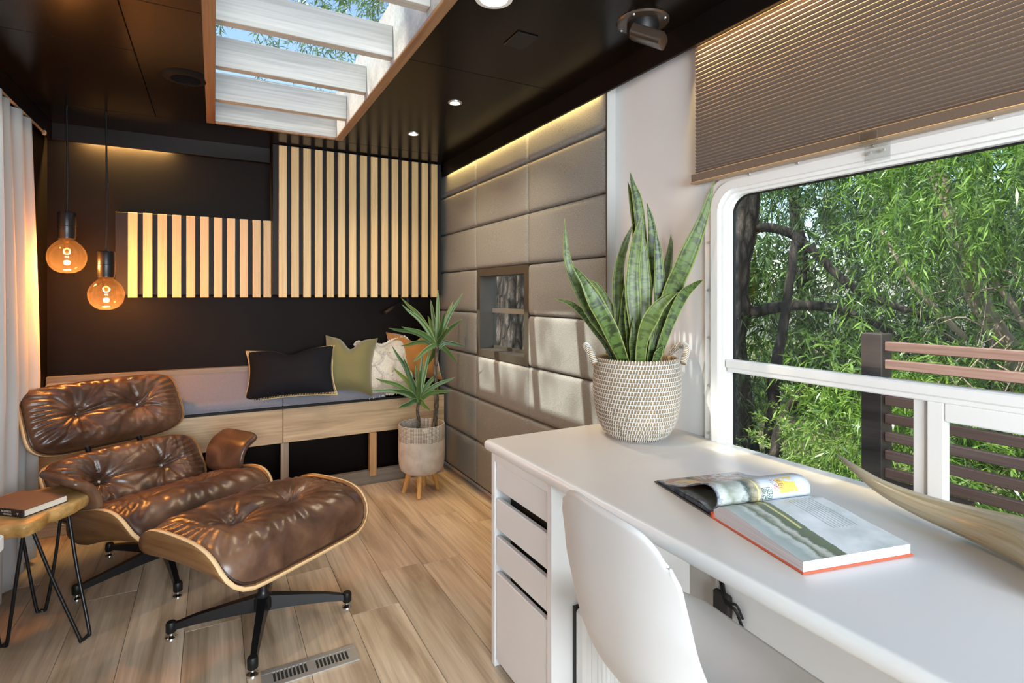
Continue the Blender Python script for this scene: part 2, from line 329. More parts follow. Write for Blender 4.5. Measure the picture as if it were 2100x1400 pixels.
# printed pages: flat print, drawn in the page's own coordinates
def page(name, kind):
    m = mat(name, (0.72, 0.73, 0.74), 0.35); nt = m.node_tree
    v = coords(nt, 'UV', (1, 1, 1), rand=False); sp = nt.nodes.new('ShaderNodeSeparateXYZ'); nt.links.new(v, sp.inputs[0])
    x, y = sp.outputs[0], sp.outputs[1]
    def box(x0, x1, y0, y1):
        a = mth(nt, 'MULTIPLY', mth(nt, 'GREATER_THAN', x, x0), mth(nt, 'LESS_THAN', x, x1))
        b = mth(nt, 'MULTIPLY', mth(nt, 'GREATER_THAN', y, y0), mth(nt, 'LESS_THAN', y, y1))
        return mth(nt, 'MULTIPLY', a, b)
    n = ntex(nt, v, 9, 6, 0.65); fine = ntex(nt, v, 60, 3)
    if kind == 'right':     # x along the spine (0 near the reader), y across
        fog = ntex(nt, v, 3.2, 4)
        c = ramp(nt, fog, [(0.35, (0.52, 0.58, 0.58)), (0.55, (0.70, 0.73, 0.75)), (0.8, (0.78, 0.80, 0.82))])
        xe = mth(nt, 'ADD', x, mth(nt, 'MULTIPLY', mth(nt, 'SUBTRACT', n, 0.5), 0.16))
        land = ramp(nt, xe, [(0.0, (0.42, 0.46, 0.44)), (0.10, (0.33, 0.39, 0.37)), (0.16, (0.55, 0.58, 0.55)), (0.20, (0.13, 0.16, 0.08)), (0.27, (0.55, 0.55, 0.50)), (0.30, (0.11, 0.14, 0.065)), (0.44, (0.16, 0.19, 0.10))])
        yel = mth(nt, 'MULTIPLY', mth(nt, 'LESS_THAN', mth(nt, 'ABSOLUTE', mth(nt, 'SUBTRACT', x, mth(nt, 'MULTIPLY_ADD', y, -0.05, 0.40))), 0.012), mth(nt, 'LESS_THAN', y, 0.6))
        land = mixc(nt, yel, land, (0.62, 0.58, 0.22))
        msk = mth(nt, 'LESS_THAN', mth(nt, 'ADD', x, mth(nt, 'MULTIPLY', mth(nt, 'SUBTRACT', fine, 0.5), 0.03)), mth(nt, 'MULTIPLY_ADD', y, -0.06, 0.46))
        c = mixc(nt, msk, c, land)
        txt = mth(nt, 'MULTIPLY', box(0.62, 0.88, 0.14, 0.66), mth(nt, 'GREATER_THAN', mth(nt, 'SINE', mth(nt, 'MULTIPLY', x, 190.0)), 0.1))
        txt = mth(nt, 'MULTIPLY', txt, mth(nt, 'GREATER_THAN', ntex(nt, coords(nt, 'UV', (30, 90, 1), rand=False), 1.0, 2), 0.42))
        c = mixc(nt, mth(nt, 'MULTIPLY', txt, 0.55), c, (0.16, 0.18, 0.20))
    else:
        c = ramp(nt, n, [(0.3, (0.48, 0.56, 0.66)), (0.7, (0.70, 0.74, 0.78))])
        pic = ramp(nt, mth(nt, 'ADD', mth(nt, 'MULTIPLY', x, 0.9), mth(nt, 'MULTIPLY', n, 0.25)), [(0.0, (0.06, 0.08, 0.13)), (0.12, (0.10, 0.13, 0.20)), (0.17, (0.50, 0.52, 0.50)), (0.26, (0.22, 0.25, 0.20)), (0.36, (0.42, 0.44, 0.42)), (0.42, (0.05, 0.07, 0.06)), (0.52, (0.40, 0.34, 0.22)), (0.58, (0.60, 0.64, 0.70))])
        c = mixc(nt, mth(nt, 'LESS_THAN', x, 0.55), c, pic)
        yl2 = mth(nt, 'LESS_THAN', mth(nt, 'ABSOLUTE', mth(nt, 'SUBTRACT', x, 0.435)), 0.008)
        c = mixc(nt, yl2, c, (0.62, 0.62, 0.25))
        c = mixc(nt, mth(nt, 'MULTIPLY', box(0.66, 0.86, 0.20, 0.42), mth(nt, 'GREATER_THAN', n, 0.42)), c, (0.70, 0.52, 0.10))
        c = mixc(nt, mth(nt, 'MULTIPLY', box(0.60, 0.72, 0.26, 0.40), mth(nt, 'GREATER_THAN', fine, 0.52)), c, (0.36, 0.13, 0.12))
        c = mixc(nt, mth(nt, 'MULTIPLY', box(0.46, 0.58, 0.12, 0.30), mth(nt, 'GREATER_THAN', fine, 0.50)), c, (0.05, 0.11, 0.08))
        c = mixc(nt, mth(nt, 'MULTIPLY', box(0.05, 0.95, 0.55, 1.0), mth(nt, 'GREATER_THAN', n, 0.5)), c, (0.40, 0.22, 0.16))
        c = mixc(nt, mth(nt, 'MULTIPLY', box(0.14, 0.34, 0.72, 0.92), mth(nt, 'GREATER_THAN', n, 0.40)), c, (0.66, 0.50, 0.20))
    set_in(nt, 'Base Color', c); return m
M['page_right'] = page('printed_page_landscape', 'right')
M['page_left'] = page('printed_page_collage', 'left')
def pageedge():
    m = mat('page_block_edge', (0.66, 0.64, 0.66), 0.8); nt = m.node_tree
    n = ntex(nt, coords(nt, 'Object', (3, 3, 900), rand=False), 1.0, 2)
    set_in(nt, 'Base Color', ramp(nt, n, [(0.35, (0.50, 0.48, 0.50)), (0.65, (0.72, 0.70, 0.72))])); return m
M['page_edge'] = pageedge()

# ------------------------------------------------------------------ helpers: mesh building
class MB:
    def __init__(s): s.v = []; s.f = []; s.uv = {}; s.mi = []
    def add(s, vs, fs, mi=0, uvs=None):
        o = len(s.v); s.v += [tuple(p) for p in vs]
        s.f += [tuple(i + o for i in f) for f in fs]; s.mi += [mi] * len(fs)
        if uvs:
            for i, u in enumerate(uvs): s.uv[o + i] = u
        return s
    def box(s, x0, x1, y0, y1, z0, z1, c=0.0, mi=0):
        if c <= 0:
            v = [(x, y, z) for x in (x0, x1) for y in (y0, y1) for z in (z0, z1)]
            return s.add(v, [(0, 1, 3, 2), (4, 6, 7, 5), (0, 4, 5, 1), (2, 3, 7, 6), (0, 2, 6, 4), (1, 5, 7, 3)], mi)
        c = min(c, (x1 - x0) * .45, (y1 - y0) * .45, (z1 - z0) * .45)
        v = []; ix = {}
        for i, x in enumerate((x0, x1)):
            for j, y in enumerate((y0, y1)):
                for k, z in enumerate((z0, z1)):
                    sx, sy, sz = (1 - 2 * i) * c, (1 - 2 * j) * c, (1 - 2 * k) * c
                    for a, p in enumerate(((x, y + sy, z + sz), (x + sx, y, z + sz), (x + sx, y + sy, z))):
                        ix[i, j, k, a] = len(v); v.append(p)
        f = []
        g = lambda *k: ix[k]
        for i in (0, 1):
            q = [g(i, 0, 0, 0), g(i, 1, 0, 0), g(i, 1, 1, 0), g(i, 0, 1, 0)]; f.append(q if i else q[::-1])
            q = [g(0, i, 0, 1), g(0, i, 1, 1), g(1, i, 1, 1), g(1, i, 0, 1)]; f.append(q if i else q[::-1])
            q = [g(0, 0, i, 2), g(1, 0, i, 2), g(1, 1, i, 2), g(0, 1, i, 2)]; f.append(q if i else q[::-1])
        for i in (0, 1):
            for j in (0, 1):
                e = (i + j) % 2
                q = [g(i, j, 0, 0), g(i, j, 1, 0), g(i, j, 1, 1), g(i, j, 0, 1)]; f.append(q if e else q[::-1])
                q = [g(i, 0, j, 0), g(i, 0, j, 2), g(i, 1, j, 2), g(i, 1, j, 0)]; f.append(q if e else q[::-1])
                q = [g(0, i, j, 1), g(1, i, j, 1), g(1, i, j, 2), g(0, i, j, 2)]; f.append(q if e else q[::-1])
                for k in (0, 1):
                    q = [g(i, j, k, 0), g(i, j, k, 1), g(i, j, k, 2)]; f.append(q if (i + j + k) % 2 else q[::-1])
        return s.add(v, f, mi)
    def grid(s, fn, nu, nv, closeu=False, mi=0, uv=False, flip=False):
        vs = []; us = []
        nuu = nu if closeu else nu + 1
        for j in range(nv + 1):
            for i in range(nuu):
                u, v = i / nu, j / nv
                vs.append(fn(u, v)); us.append((u, v))
        fs = []
        for j in range(nv):
            for i in range(nu):
                a = j * nuu + i; b = j * nuu + (i + 1) % nuu
                q = (a, b, b + nuu, a + nuu); fs.append(q[::-1] if flip else q)
        return s.add(vs, fs, mi, us if uv else None)
    def lathe(s, prof, n=32, c=(0, 0, 0), mi=0, flip=False):
        return s.grid(lambda u, v: (c[0] + P_(prof, v)[0] * math.cos(u * 2 * PI), c[1] + P_(prof, v)[0] * math.sin(u * 2 * PI), c[2] + P_(prof, v)[1]), n, len(prof) - 1, True, mi, False, flip)
    def tube(s, pts, rad, n=10, cap=True, mi=0, uv=False):
        pts = [Vector(p) for p in pts]; m = len(pts)
        if isinstance(rad, (int, float)): rad = [rad] * m
        tan = [(pts[min(i + 1, m - 1)] - pts[max(i - 1, 0)]).normalized() for i in range(m)]
        ref = Vector((0, 0, 1)) if abs(tan[0].z) < 0.9 else Vector((1, 0, 0))
        nrm = (ref - tan[0] * ref.dot(tan[0])).normalized(); vs = []; us = []
        for i in range(m):
            nrm = (nrm - tan[i] * nrm.dot(tan[i])).normalized(); b = tan[i].cross(nrm)
            for k in range(n):
                a = 2 * PI * k / n; vs.append(pts[i] + (nrm * math.cos(a) + b * math.sin(a)) * rad[i]); us.append((k / n, i / (m - 1)))
        fs = [(i * n + k, i * n + (k + 1) % n, (i + 1) * n + (k + 1) % n, (i + 1) * n + k) for i in range(m - 1) for k in range(n)]
        if cap: fs += [tuple(range(n))[::-1], tuple(range((m - 1) * n, m * n))]
        return s.add(vs, fs, mi, us if uv else None)
    def prism(s, poly, z0, z1, mi=0):
        n = len(poly)
        return s.add([(x, y, z0) for x, y in poly] + [(x, y, z1) for x, y in poly], [tuple(range(n))[::-1], tuple(range(n, 2 * n))] + [(i, (i + 1) % n, n + (i + 1) % n, n + i) for i in range(n)], mi)
    def xform(s, Mx): s.v = [tuple(Mx @ Vector(p)) for p in s.v]; return s
    def shift(s, d): s.v = [(p[0] - d[0], p[1] - d[1], p[2] - d[2]) for p in s.v]; return s
    def build(s, name, m, parent=None, smooth=False, angle=40, world=False, **props):
        if world and parent is not None:
            s.shift(world_loc(parent))
        me = bpy.data.meshes.new(name); me.from_pydata(s.v, [], s.f)
        ms = m if isinstance(m, (list, tuple)) else [m]
        for x in ms: me.materials.append(x)
        if len(ms) > 1: me.polygons.foreach_set('material_index', s.mi)
        if s.uv:
            ul = me.uv_layers.new(name='uv')
            li = np.zeros(len(me.loops), dtype=np.int32); me.loops.foreach_get('vertex_index', li)
            arr = np.zeros((len(s.v), 2), dtype=np.float32)
            for k, u in s.uv.items(): arr[k] = u
            ul.data.foreach_set('uv', arr[li].ravel())
        if smooth:
            me.polygons.foreach_set('use_smooth', [True] * len(me.polygons))
            if angle < 180: me.set_sharp_from_angle(angle=R(angle))
        me.update()
        o = bpy.data.objects.new(name, me); COL.objects.link(o)
        if parent is not None: o.parent = parent
        for k, v in props.items(): o[k] = v
        return o
def P_(prof, v):
    i = int(round(v * (len(prof) - 1))); return prof[i]
def world_loc(o):
    l = Vector((0, 0, 0))
    while o is not None: l = l + o.location; o = o.parent
    return l
def B(*a, **k): return MB().box(*a, **k)

def thing(name, label, cat, loc=(0, 0, 0), rz=0.0, group=None):
    o = bpy.data.objects.new(name, None); COL.objects.link(o); o.empty_display_size = 0.05
    o.location = loc; o.rotation_euler = (0, 0, rz); o['label'] = label; o['category'] = cat
    if group: o['group'] = group
    return o
def tag(o, label, cat, group=None):
    o['label'] = label; o['category'] = cat
    if group: o['group'] = group
    return o
def struct(o, label=None):
    o['kind'] = 'structure'
    if label: o['label'] = label
    return o
def dup(o, parent, loc=None):
    c = o.copy(); COL.objects.link(c); c.parent = parent
    if loc is not None: c.location = loc
    return c
def sstep(a, b, x):
    t = max(0, min(1, (x - a) / (b - a))); return t * t * (3 - 2 * t)
def bez(pts, n):
    """Catmull-Rom through pts."""
    pts = [Vector(p) for p in pts]; P = [pts[0] * 2 - pts[1]] + pts + [pts[-1] * 2 - pts[-2]]; out = []
    segs = len(pts) - 1
    for k in range(n + 1):
        t = k / n * segs; i = min(int(t), segs - 1); u = t - i
        a, b, c, d = P[i], P[i + 1], P[i + 2], P[i + 3]
        out.append(0.5 * ((2 * b) + (c - a) * u + (2 * a - 5 * b + 4 * c - d) * u * u + (3 * b - a - 3 * c + d) * u ** 3))
    return out

CEIL = 2.138
XL, XR, YB, YF = -0.785, 1.47, 3.74, -2.1
# ------------------------------------------------------------------ floor of planks
floor = struct(B(XL - .1, XR + .1, YF - .1, YB + .1, -0.10, -0.006).build('floor', M['floor_base']))
pw, pl = 0.185, 1.22
k0 = 0.83
plank_mesh = {}
offs = [0.35, 0.95, 0.10, 0.62, 0.28, 0.84, 0.47, 0.05, 0.72, 0.40, 0.90, 0.20, 0.55, 0.33]
for ci in range(-9, 4):
    x0 = k0 + ci * pw; x1 = x0 + pw
    if x1 < XL + .01 or x0 > XR: continue
    x0c, x1c = max(x0, XL), min(x1, XR)
    y = YF - pl * offs[ci % 14]
    while y < YB:
        ya, yb = max(y, YF), min(y + pl, YB)
        if yb - ya > 0.03:
            key = (round(x1c - x0c, 3), round(yb - ya, 3))
            if key not in plank_mesh:
                o = B(0.0007, x1c - x0c - 0.0007, 0.0007, yb - ya - 0.0007, -0.006, 0.0, c=0.0012).build('plank', M['plank'], floor)
                plank_mesh[key] = o; o.location = (x0c, ya, 0)
            else: dup(plank_mesh[key], floor, (x0c, ya, 0))
        y += pl

# ------------------------------------------------------------------ walls
def wall_with_holes(u0, u1, z0, z1, holes):
    """rectangles of a wall (u along it, z up) around the holes."""
    us = sorted({u0, u1, *[h[0] for h in holes], *[h[1] for h in holes]}); zs = sorted({z0, z1, *[h[2] for h in holes], *[h[3] for h in holes]})
    out = []
    for a, b in zip(us, us[1:]):
        for c, d in zip(zs, zs[1:]):
            if not any(a >= h[0] - 1e-6 and b <= h[1] + 1e-6 and c >= h[2] - 1e-6 and d <= h[3] + 1e-6 for h in holes): out.append((a, b, c, d))
    return out
W1 = (-0.75, 1.235, 0.60, 1.562)       # desk window opening: y0,y1,z0,z1
W2 = (2.452, 3.018, 0.868, 1.376)      # little window
mb = MB()
for a, b, c, d in wall_with_holes(YF, YB + .08, -.02, CEIL + .1, [W1, W2]): mb.box(XR, XR + .07, a, b, c, d)
wall_right = struct(mb.build('wall_right', M['white_wall']))
mb = MB()
for a, b, c, d in wall_with_holes(YF, YB + .08, -.02, CEIL + .1, [(1.1, 2.75, 0.75, 1.9)]): mb.box(XL - .07, XL, a, b, c, d)
struct(mb.build('wall_left', M['back_wall']))
struct(B(XL - .07, XR + .07, YB, YB + .08, -.02, CEIL + .1).build('wall_back', M['back_wall']))
struct(B(XL - .07, XR + .07, YF - .08, YF, -.02, CEIL + .1).build('wall_front', M['white_wall']))

# ceiling: slab with the skylight hole, panels below it
SKX0, SKX1, SKY0, SKY1 = 0.0, 0.62, 1.02, 3.245
mb = MB()
for a, b, c, d in wall_with_holes(XL - .07, XR + .07, YF - .08, YB + .08, [(SKX0, SKX1, SKY0, SKY1)]): mb.box(a, b, c, d, CEIL + .008, CEIL + .05)
ceiling = struct(mb.build('ceiling', M['valance']))
VL, VR, VB = -0.755, 1.392, 3.68
def cpanel(x0, x1, y0, y1):
    B(x0 + .0012, x1 - .0012, y0 + .0012, y1 - .0012, CEIL, CEIL + .008, c=.0012).build('ceiling_panel', M['ceil'], ceiling)
for x0, x1, ys in ((VL, -.263, (YF, .81, 2.03, 2.457, 3.31)), (-.263, SKX0, (YF, .81, 2.03, 3.31)), (SKX1, VR, (YF, .81, 2.03, 3.31))):
    for a, b in zip(ys, ys[1:]): cpanel(x0, x1, a, b)
cpanel(SKX0, SKX1, YF, SKY0); cpanel(SKX0, SKX1, SKY1, 3.31)
cpanel(VL, VR, 3.31, VB)
for nm, bx in (('trim_1', (VR, VR + .014, YF, 3.545, 2.05, CEIL + .006)), ('trim_2', (VL - .014, VL, YF, VB + .014, 2.045, CEIL + .006)), ('trim_3', (VL, .305, VB, VB + .014, 2.048, CEIL + .006))):
    struct(B(*bx, c=.002).build(nm, M['valance']))
# LED strips tucked behind the valances
o = B(VR + .016, VR + .022, 1.85, 3.48, 2.10, 2.108).build('led_strip', M['led_strip']); tag(o, 'warm strip of lights hidden above the grey padded wall', 'strip light')
l = area('valance_glow_right', (VR + .022, 2.66, 2.10), (VR + .040, 2.66, 1.0), 0.012, 1.70, 4.6, (1.0, 0.68, 0.24)); l.rotation_euler = (0, R(-12), 0); l.data.spread = R(100)
l = area('valance_glow_shade', (VR + .020, 0.38, 2.10), (VR + .03, 0.38, 1.0), 0.010, 1.85, 9.0, (1.0, 0.70, 0.26)); l.rotation_euler = (0, R(-17), 0); l.data.spread = R(44)
o = B(-.64, -.27, VB + .016, VB + .022, 2.10, 2.108).build('led_strip', M['led_strip']); tag(o, 'short warm light strip hidden above the dark back wall', 'strip light')
l = area('valance_glow_back', (-.43, VB + .03, 2.09), (-.43, VB + .045, 1.0), 0.40, 0.012, 13.0, (1.0, 0.66, 0.22)); l.rotation_euler = (R(14), 0, 0)

# ------------------------------------------------------------------ skylight
sk = struct(thing('skylight', 'long skylight with white washed cross beams and brown trim', 'skylight', (SKX0, SKY0, CEIL)))
del sk['category']; sk.name = 'window_3'
def skw(mb, name, m, **k): return mb.build(name, m, sk, world=True, **k)
H = CEIL + .26
skw(B(SKX0 - .02, SKX0 + .0015, SKY0, SKY1, CEIL + .002, H), 'well_side', M['limewash'])
skw(B(SKX1 - .0015, SKX1 + .02, SKY0, SKY1, CEIL + .002, H), 'well_side', M['limewash'])
skw(B(SKX0 - .02, SKX1 + .02, SKY1 - .0015, SKY1 + .02, CEIL + .002, H), 'well_side', M['limewash'])
skw(B(SKX0 - .02, SKX1 + .02, SKY0 - .02, SKY0 + .0015, CEIL + .002, H), 'well_side', M['limewash'])
for yb in (2.955, 2.525, 2.10, 1.675, 1.25):
    skw(B(SKX0 + .002, SKX1 - .002, yb, yb + .046, CEIL + .026, CEIL + .15, c=.002), 'cross_beam', M['limewash'])
t = .036
skw(B(SKX0 - t, SKX0 + .004, SKY0 - t, SKY1 + t * .4, CEIL - .010, CEIL + .0015, c=.002), 'trim_board', M['trim'])
skw(B(SKX1 - .004, SKX1 + t, SKY0 - t, SKY1 + t * .4, CEIL - .010, CEIL + .0015, c=.002), 'trim_board', M['trim'])
skw(B(SKX0 + .004, SKX1 - .004, SKY1 - .004, SKY1 + t * .4, CEIL - .010, CEIL + .0015, c=.002), 'trim_board', M['trim'])
skw(B(SKX0 + .004, SKX1 - .004, SKY0 - t, SKY0 + .004, CEIL - .010, CEIL + .0015, c=.002), 'trim_board', M['trim'])
skw(B(SKX0 - .02, SKX1 + .02, SKY0 - .02, SKY1 + .02, H, H + .006), 'pane', M['glass'])

# ------------------------------------------------------------------ grey padded wall (panels of 0.64 x 0.267)
padw = thing('padded_wall_panelling', 'grey upholstered panel wall in running rows around the little window', 'wall panelling', (XR, 2.7, 0.05))
FX = 1.436
def padded(y0, y1, z0, z1):
    cy, cz = (y0 + y1) / 2, (z0 + z1) / 2; hy, hz = (y1 - y0) / 2, (z1 - z0) / 2
    def fn(u, v):
        a, b = 2 * u - 1, 2 * v - 1
        a = math.copysign(1 - (1 - abs(a)) ** 2.3, a); b = math.copysign(1 - (1 - abs(b)) ** 2.0, b)
        h = .22 + .78 * (1 - abs(b) ** 18) ** .5 * (1 - .20 * abs(a) ** 30)
        h += 0.05 * mnoise.noise(Vector((cy * 3 + a * 1.3, cz * 3 + b * 1.3, 2.0))) * (1 - a * a) * (1 - b * b)
        pin = 1 - 0.010 * (1 - abs(h))
        return (XR - .001 - 0.046 * h, cy + a * hy * pin, cz + b * hz * pin)
    mb = MB(); mb.grid(fn, 26, 22, flip=False)
    mb.build('padded_panel', M['grey_panel'], padw, True, 180, world=True)
ycol = (1.78, 2.422, 3.058, 3.70)
for ci in range(3):
    for k in range(8):
        z0 = 0.051 + .267 * k; z1 = z0 + .267
        if ci == 1 and k in (3, 4): continue
        padded(ycol[ci], ycol[ci + 1], z0, min(z1, 2.12))
B(XR - .02, XR - .0005, 3.70, YB, .03, 2.1).build('end_strip', M['backing'], padw, world=True)
B(XR - .047, XR - .0005, 1.774, 1.779, .05, 2.1).build('end_board', M['pale_grey'], padw, world=True)
B(XR - .0485, XR - .045, 1.7735, 1.7785, .05, 2.1).build('edge_strip', M['frame_dark'], padw, world=True)
B(XR - .012, XR - .0005, 1.78, 3.70, .03, .051).build('base_gap_shade', M['slot_dark'], padw, world=True)  # dark strip stands for the shade below the lowest panels

# little window in the padded wall
w2 = struct(thing('window_2', 'small dark framed sliding window in grey padded wall', 'window', (XR, 2.735, 1.12))); del w2['category']
mb = MB(); y0, y1, z0, z1 = 2.424, 3.056, .853, 1.386
x0, x1 = XR - .040, XR + .075
f = .045
mb.box(x0, x1, y0, y0 + f, z0, z1).box(x0, x1, y1 - f, y1, z0, z1).box(x0, x1, y0 + f, y1 - f, z0, z0 + f).box(x0, x1, y0 + f, y1 - f, z1 - f, z1)
mb.build('frame', M['frame_dark'], w2, world=True)
mb = MB(); mb.box(XR + .045, XR + .062, y0 + f, y1 - f, 1.118, 1.146); mb.build('meeting_rail', M['steel'], w2, world=True)
mb = MB(); mb.box(XR + .048, XR + .062, y0 + f, y1 - f, z0 + f, z0 + f + .018); mb.build('sash_rail', M['frame_dark'], w2, world=True)
B(XR + .053, XR + .056, y0 + f, y1 - f, z0 + f, 1.118).build('pane', M['glass'], w2, world=True)
B(XR + .053, XR + .056, y0 + f, y1 - f, 1.146, z1 - f).build('pane', M['glass'], w2, world=True)

# ------------------------------------------------------------------ main window
def rrect(y0, y1, z0, z1, r, n=8):
    p = []
    for cy, cz, a0 in ((y1 - r, z1 - r, 0), (y0 + r, z1 - r, 90), (y0 + r, z0 + r, 180), (y1 - r, z0 + r, 270)):
        for k in range(n + 1):
            a = R(a0 + 90 * k / n); p.append((cy + r * math.cos(a), cz + r * math.sin(a)))
    return p
def ring(mb, outer, inner, x0, x1):
    n = len(outer)
    v = [(x0, *p) for p in outer] + [(x0, *p) for p in inner] + [(x1, *p) for p in outer] + [(x1, *p) for p in inner]
    f = []
    for i in range(n):
        j = (i + 1) % n
        f += [(i, j, n + j, n + i), (2 * n + i, 3 * n + i, 3 * n + j, 2 * n + j), (i, 2 * n + i, 2 * n + j, j), (n + i, n + j, 3 * n + j, 3 * n + i)]
    mb.add(v, f)
w1 = struct(thing('window_1', 'wide white framed window over the desk looking onto trees', 'window', (XR, .25, 1.08))); del w1['category']
GY0, GY1, GZ0, GZ1 = -.72, 1.215, .64, 1.548
mb = MB()
ring(mb, rrect(GY0 - .075, GY1 + .078, GZ0 - .08, GZ1 + .062, .10), rrect(GY0 - .02, GY1 + .024, GZ0 - .02, GZ1 + .020, .075), XR - .012, XR + .02)
ring(mb, rrect(GY0 - .045, GY1 + .050, GZ0 - .05, GZ1 + .044, .085), rrect(GY0 - .02, GY1 + .022, GZ0 - .02, GZ1 + .018, .072), XR - .018, XR + .02)
ring(mb, rrect(GY0 - .021, GY1 + .0235, GZ0 - .021, GZ1 + .0195, .0725), rrect(GY0 - .008, GY1 + .010, GZ0 - .008, GZ1 + .008, .066), XR - .004, XR + .045)
ring(mb, rrect(GY0 - .009, GY1 + .011, GZ0 - .009, GZ1 + .009, .067), rrect(GY0, GY1, GZ0, GZ1, .06), XR + .012, XR + .045)
mb.build('frame', M['frame_white'], w1, True, 30, world=True)
mb = MB(); ring(mb, rrect(GY0 - .002, GY1 + .002, GZ0 - .002, GZ1 + .002, .062), rrect(GY0 + .004, GY1 - .004, GZ0 + .004, GZ1 - .004, .056), XR + .030, XR + .040)
mb.build('gasket', M['black'], w1, world=True)
mb = MB(); mb.box(XR + .000, XR + .030, GY0, GY1 + .006, .985, 1.013, c=.004); mb.box(XR + .004, XR + .045, GY0, GY1, .972, .987, c=.003)
mb.build('cross_rail', M['frame_white'], w1, world=True)
mb = MB(); mb.box(XR + .014, XR + .045, .655, .682, GZ0, .974, c=.003); mb.build('mullion', M['frame_white'], w1, world=True)
mb = MB(); mb.box(XR + .006, XR + .036, .615, .650, GZ0, .974, c=.003).box(XR + .006, XR + .036, GY0, .615, .930, .974, c=.003)
mb.build('sash', M['frame_white'], w1, world=True)
B(XR + .034, XR + .038, GY0 - .004, GY1 + .004, 1.012, GZ1 + .004).build('pane', M['glass'], w1, world=True)
B(XR + .034, XR + .038, .675, GY1 + .004, GZ0 - .004, .973).build('pane', M['glass'], w1, world=True)
B(XR + .020, XR + .024, GY0 - .004, .62, GZ0 - .004, .935).build('pane', M['glass'], w1, world=True)
scr = MB().lathe([(0.0001, -.003), (.0035, -.003), (.005, 0)], 10)
scr.v = [(p[2], p[0], p[1]) for p in scr.v]
s0 = None
pos = [(GY1 + .062, z) for z in (.76, .92, 1.08, 1.24, 1.40)] + [(y, GZ1 + .052) for y in (1.12, .96, .76, .52, .24, -.05)]
for y, z in pos:
    if s0 is None: s0 = scr.build('screw', M['steel'], w1); s0.location = (-.013, y - .25, z - 1.08)
    else: dup(s0, w1, (-.013, y - .25, z - 1.08))

# pleated shade
sh = thing('pleated_shade', 'taupe pleated blind half drawn over the desk window', 'blind', (1.43, .25, 1.606))
mb = MB(); nz = 37; z_lo, z_hi = 1.632, 2.10
prof = []
for i in range(nz * 2 + 1):
    t_ = i / (nz * 2); z = z_lo + (z_hi - z_lo) * (t_ ** 1.25 * 0.75 + t_ * 0.25); prof.append((1.4435 if i % 2 == 0 else 1.4365, z))
vs = []; fs = []
for x, z in prof: vs += [(x, 1.317, z), (x, -.90, z)]
for i in range(len(prof) - 1): fs.append((2 * i, 2 * i + 1, 2 * i + 3, 2 * i + 2))
mb.add(vs, fs)
vs = [(2 * 1.449 - x[0], x[1], x[2]) for x in vs]; mb.add(vs, [q[::-1] for q in fs])
mb.build('pleats', M['shade'], sh, world=True)
mb = MB(); mb.box(1.421, 1.449, -.90, 1.322, 1.606, 1.634, c=.003); mb.build('bottom_rail', M['shade'], sh, world=True)
mb = MB(); mb.box(1.419, 1.450, -.90, 1.323, 1.600, 1.607, c=.002); mb.build('rail_lip', M['shade_rail'], sh, world=True)
bk = thing('blind_bracket', 'clear plastic hold-down clip under the taupe blind', 'bracket', (1.446, .745, 1.572))
mb = MB(); mb.box(-.038, .006, -.022, .022, .030, .034, c=.001).box(-.038, -.034, -.022, .022, .020, .052, c=.001).box(.002, .006, -.030, .030, -.016, .034, c=.001)
mb.build('clip', M['clear'], bk)
for yy in (-.018, .014): MB().tube([(.000, yy, .008), (-.006, yy, .008)], .004, 8).build('screw', M['steel'], bk)

# ------------------------------------------------------------------ slat panels
def slat_panel(label, x0, x1, zb0, zb1, yb0, yb1, xs, ys, z0, z1):
    t = thing('slat_panel', label, 'slat panel', ((x0 + x1) / 2, yb1, zb0))
    B(x0, x1, yb0, yb1, zb0, zb1, c=.002).build('backing_board', M['backing'], t, world=True)
    s = None
    for x in xs:
        if s is None:
            s = B(0, .044, ys, yb0 - .0003, z0, z1, c=.0015).shift((0, 0, 0)).build('slat', M['slat'], t)
            s.location = (x - t.location.x, -t.location.y, -t.location.z)
        else: dup(s, t, (x - t.location.x, -t.location.y, -t.location.z))
    return t
slat_panel('tall dark cabinet front with fifteen pale oak slats reaching the ceiling', .308, 1.388, 1.228, CEIL - .001, 3.552, YB - .003, [.340 + .0691 * i for i in range(15)], 3.528, 1.212, 2.128)
slat_panel('low wide charcoal panel with eleven short pale oak slats beside pendant bulbs', -.479, .307, 1.228, 1.684, 3.655, YB - .003, [-.418 + .0690 * i for i in range(11)][:10] + [.2625], 3.631, 1.212, 1.683)

# ------------------------------------------------------------------ bench
bn = thing('storage_bench', 'long rustic oak bench along dark back wall with open base', 'bench', (.3, 3.62, 0))
YFr = 3.52
def bb(name, m, *a, c=.002): return B(*a, c=c).build(name, m, bn, world=True)
bb('front_board', M['bench'], XL + .003, .360, YFr, YFr + .022, .335, .540)
bb('front_board', M['bench'], .3625, 1.398, YFr, YFr + .022, .335, .540)
bb('front_panel', M['bench'], XL + .003, -.06, YFr + .003, YFr + .022, .001, .333)
bb('post', M['post_grey'], .350, .395, YFr + .006, YFr + .05, .05, .334)
bb('post', M['post_tan'], .880, .925, YFr - .012, YFr + .03, .055, .334)
bb('post', M['post_grey'], 1.36, 1.397, YFr + .004, YFr + .05, .001, .334)
bb('bottom_rail', M['rail_grey'], -.055, 1.358, YFr + .001, YFr + .04, .001, .088)
bb('platform', M['backing'], XL + .003, 1.398, YFr - .004, YB - .002, .541, .556)
bb('back_ledge', M['rail_grey'], XL + .003, .9, YB - .045, YB - .002, .557, .790)
bb('underside_back', M['back_wall'], -.05, 1.398, YB - .03, YB - .002, .001, .54)
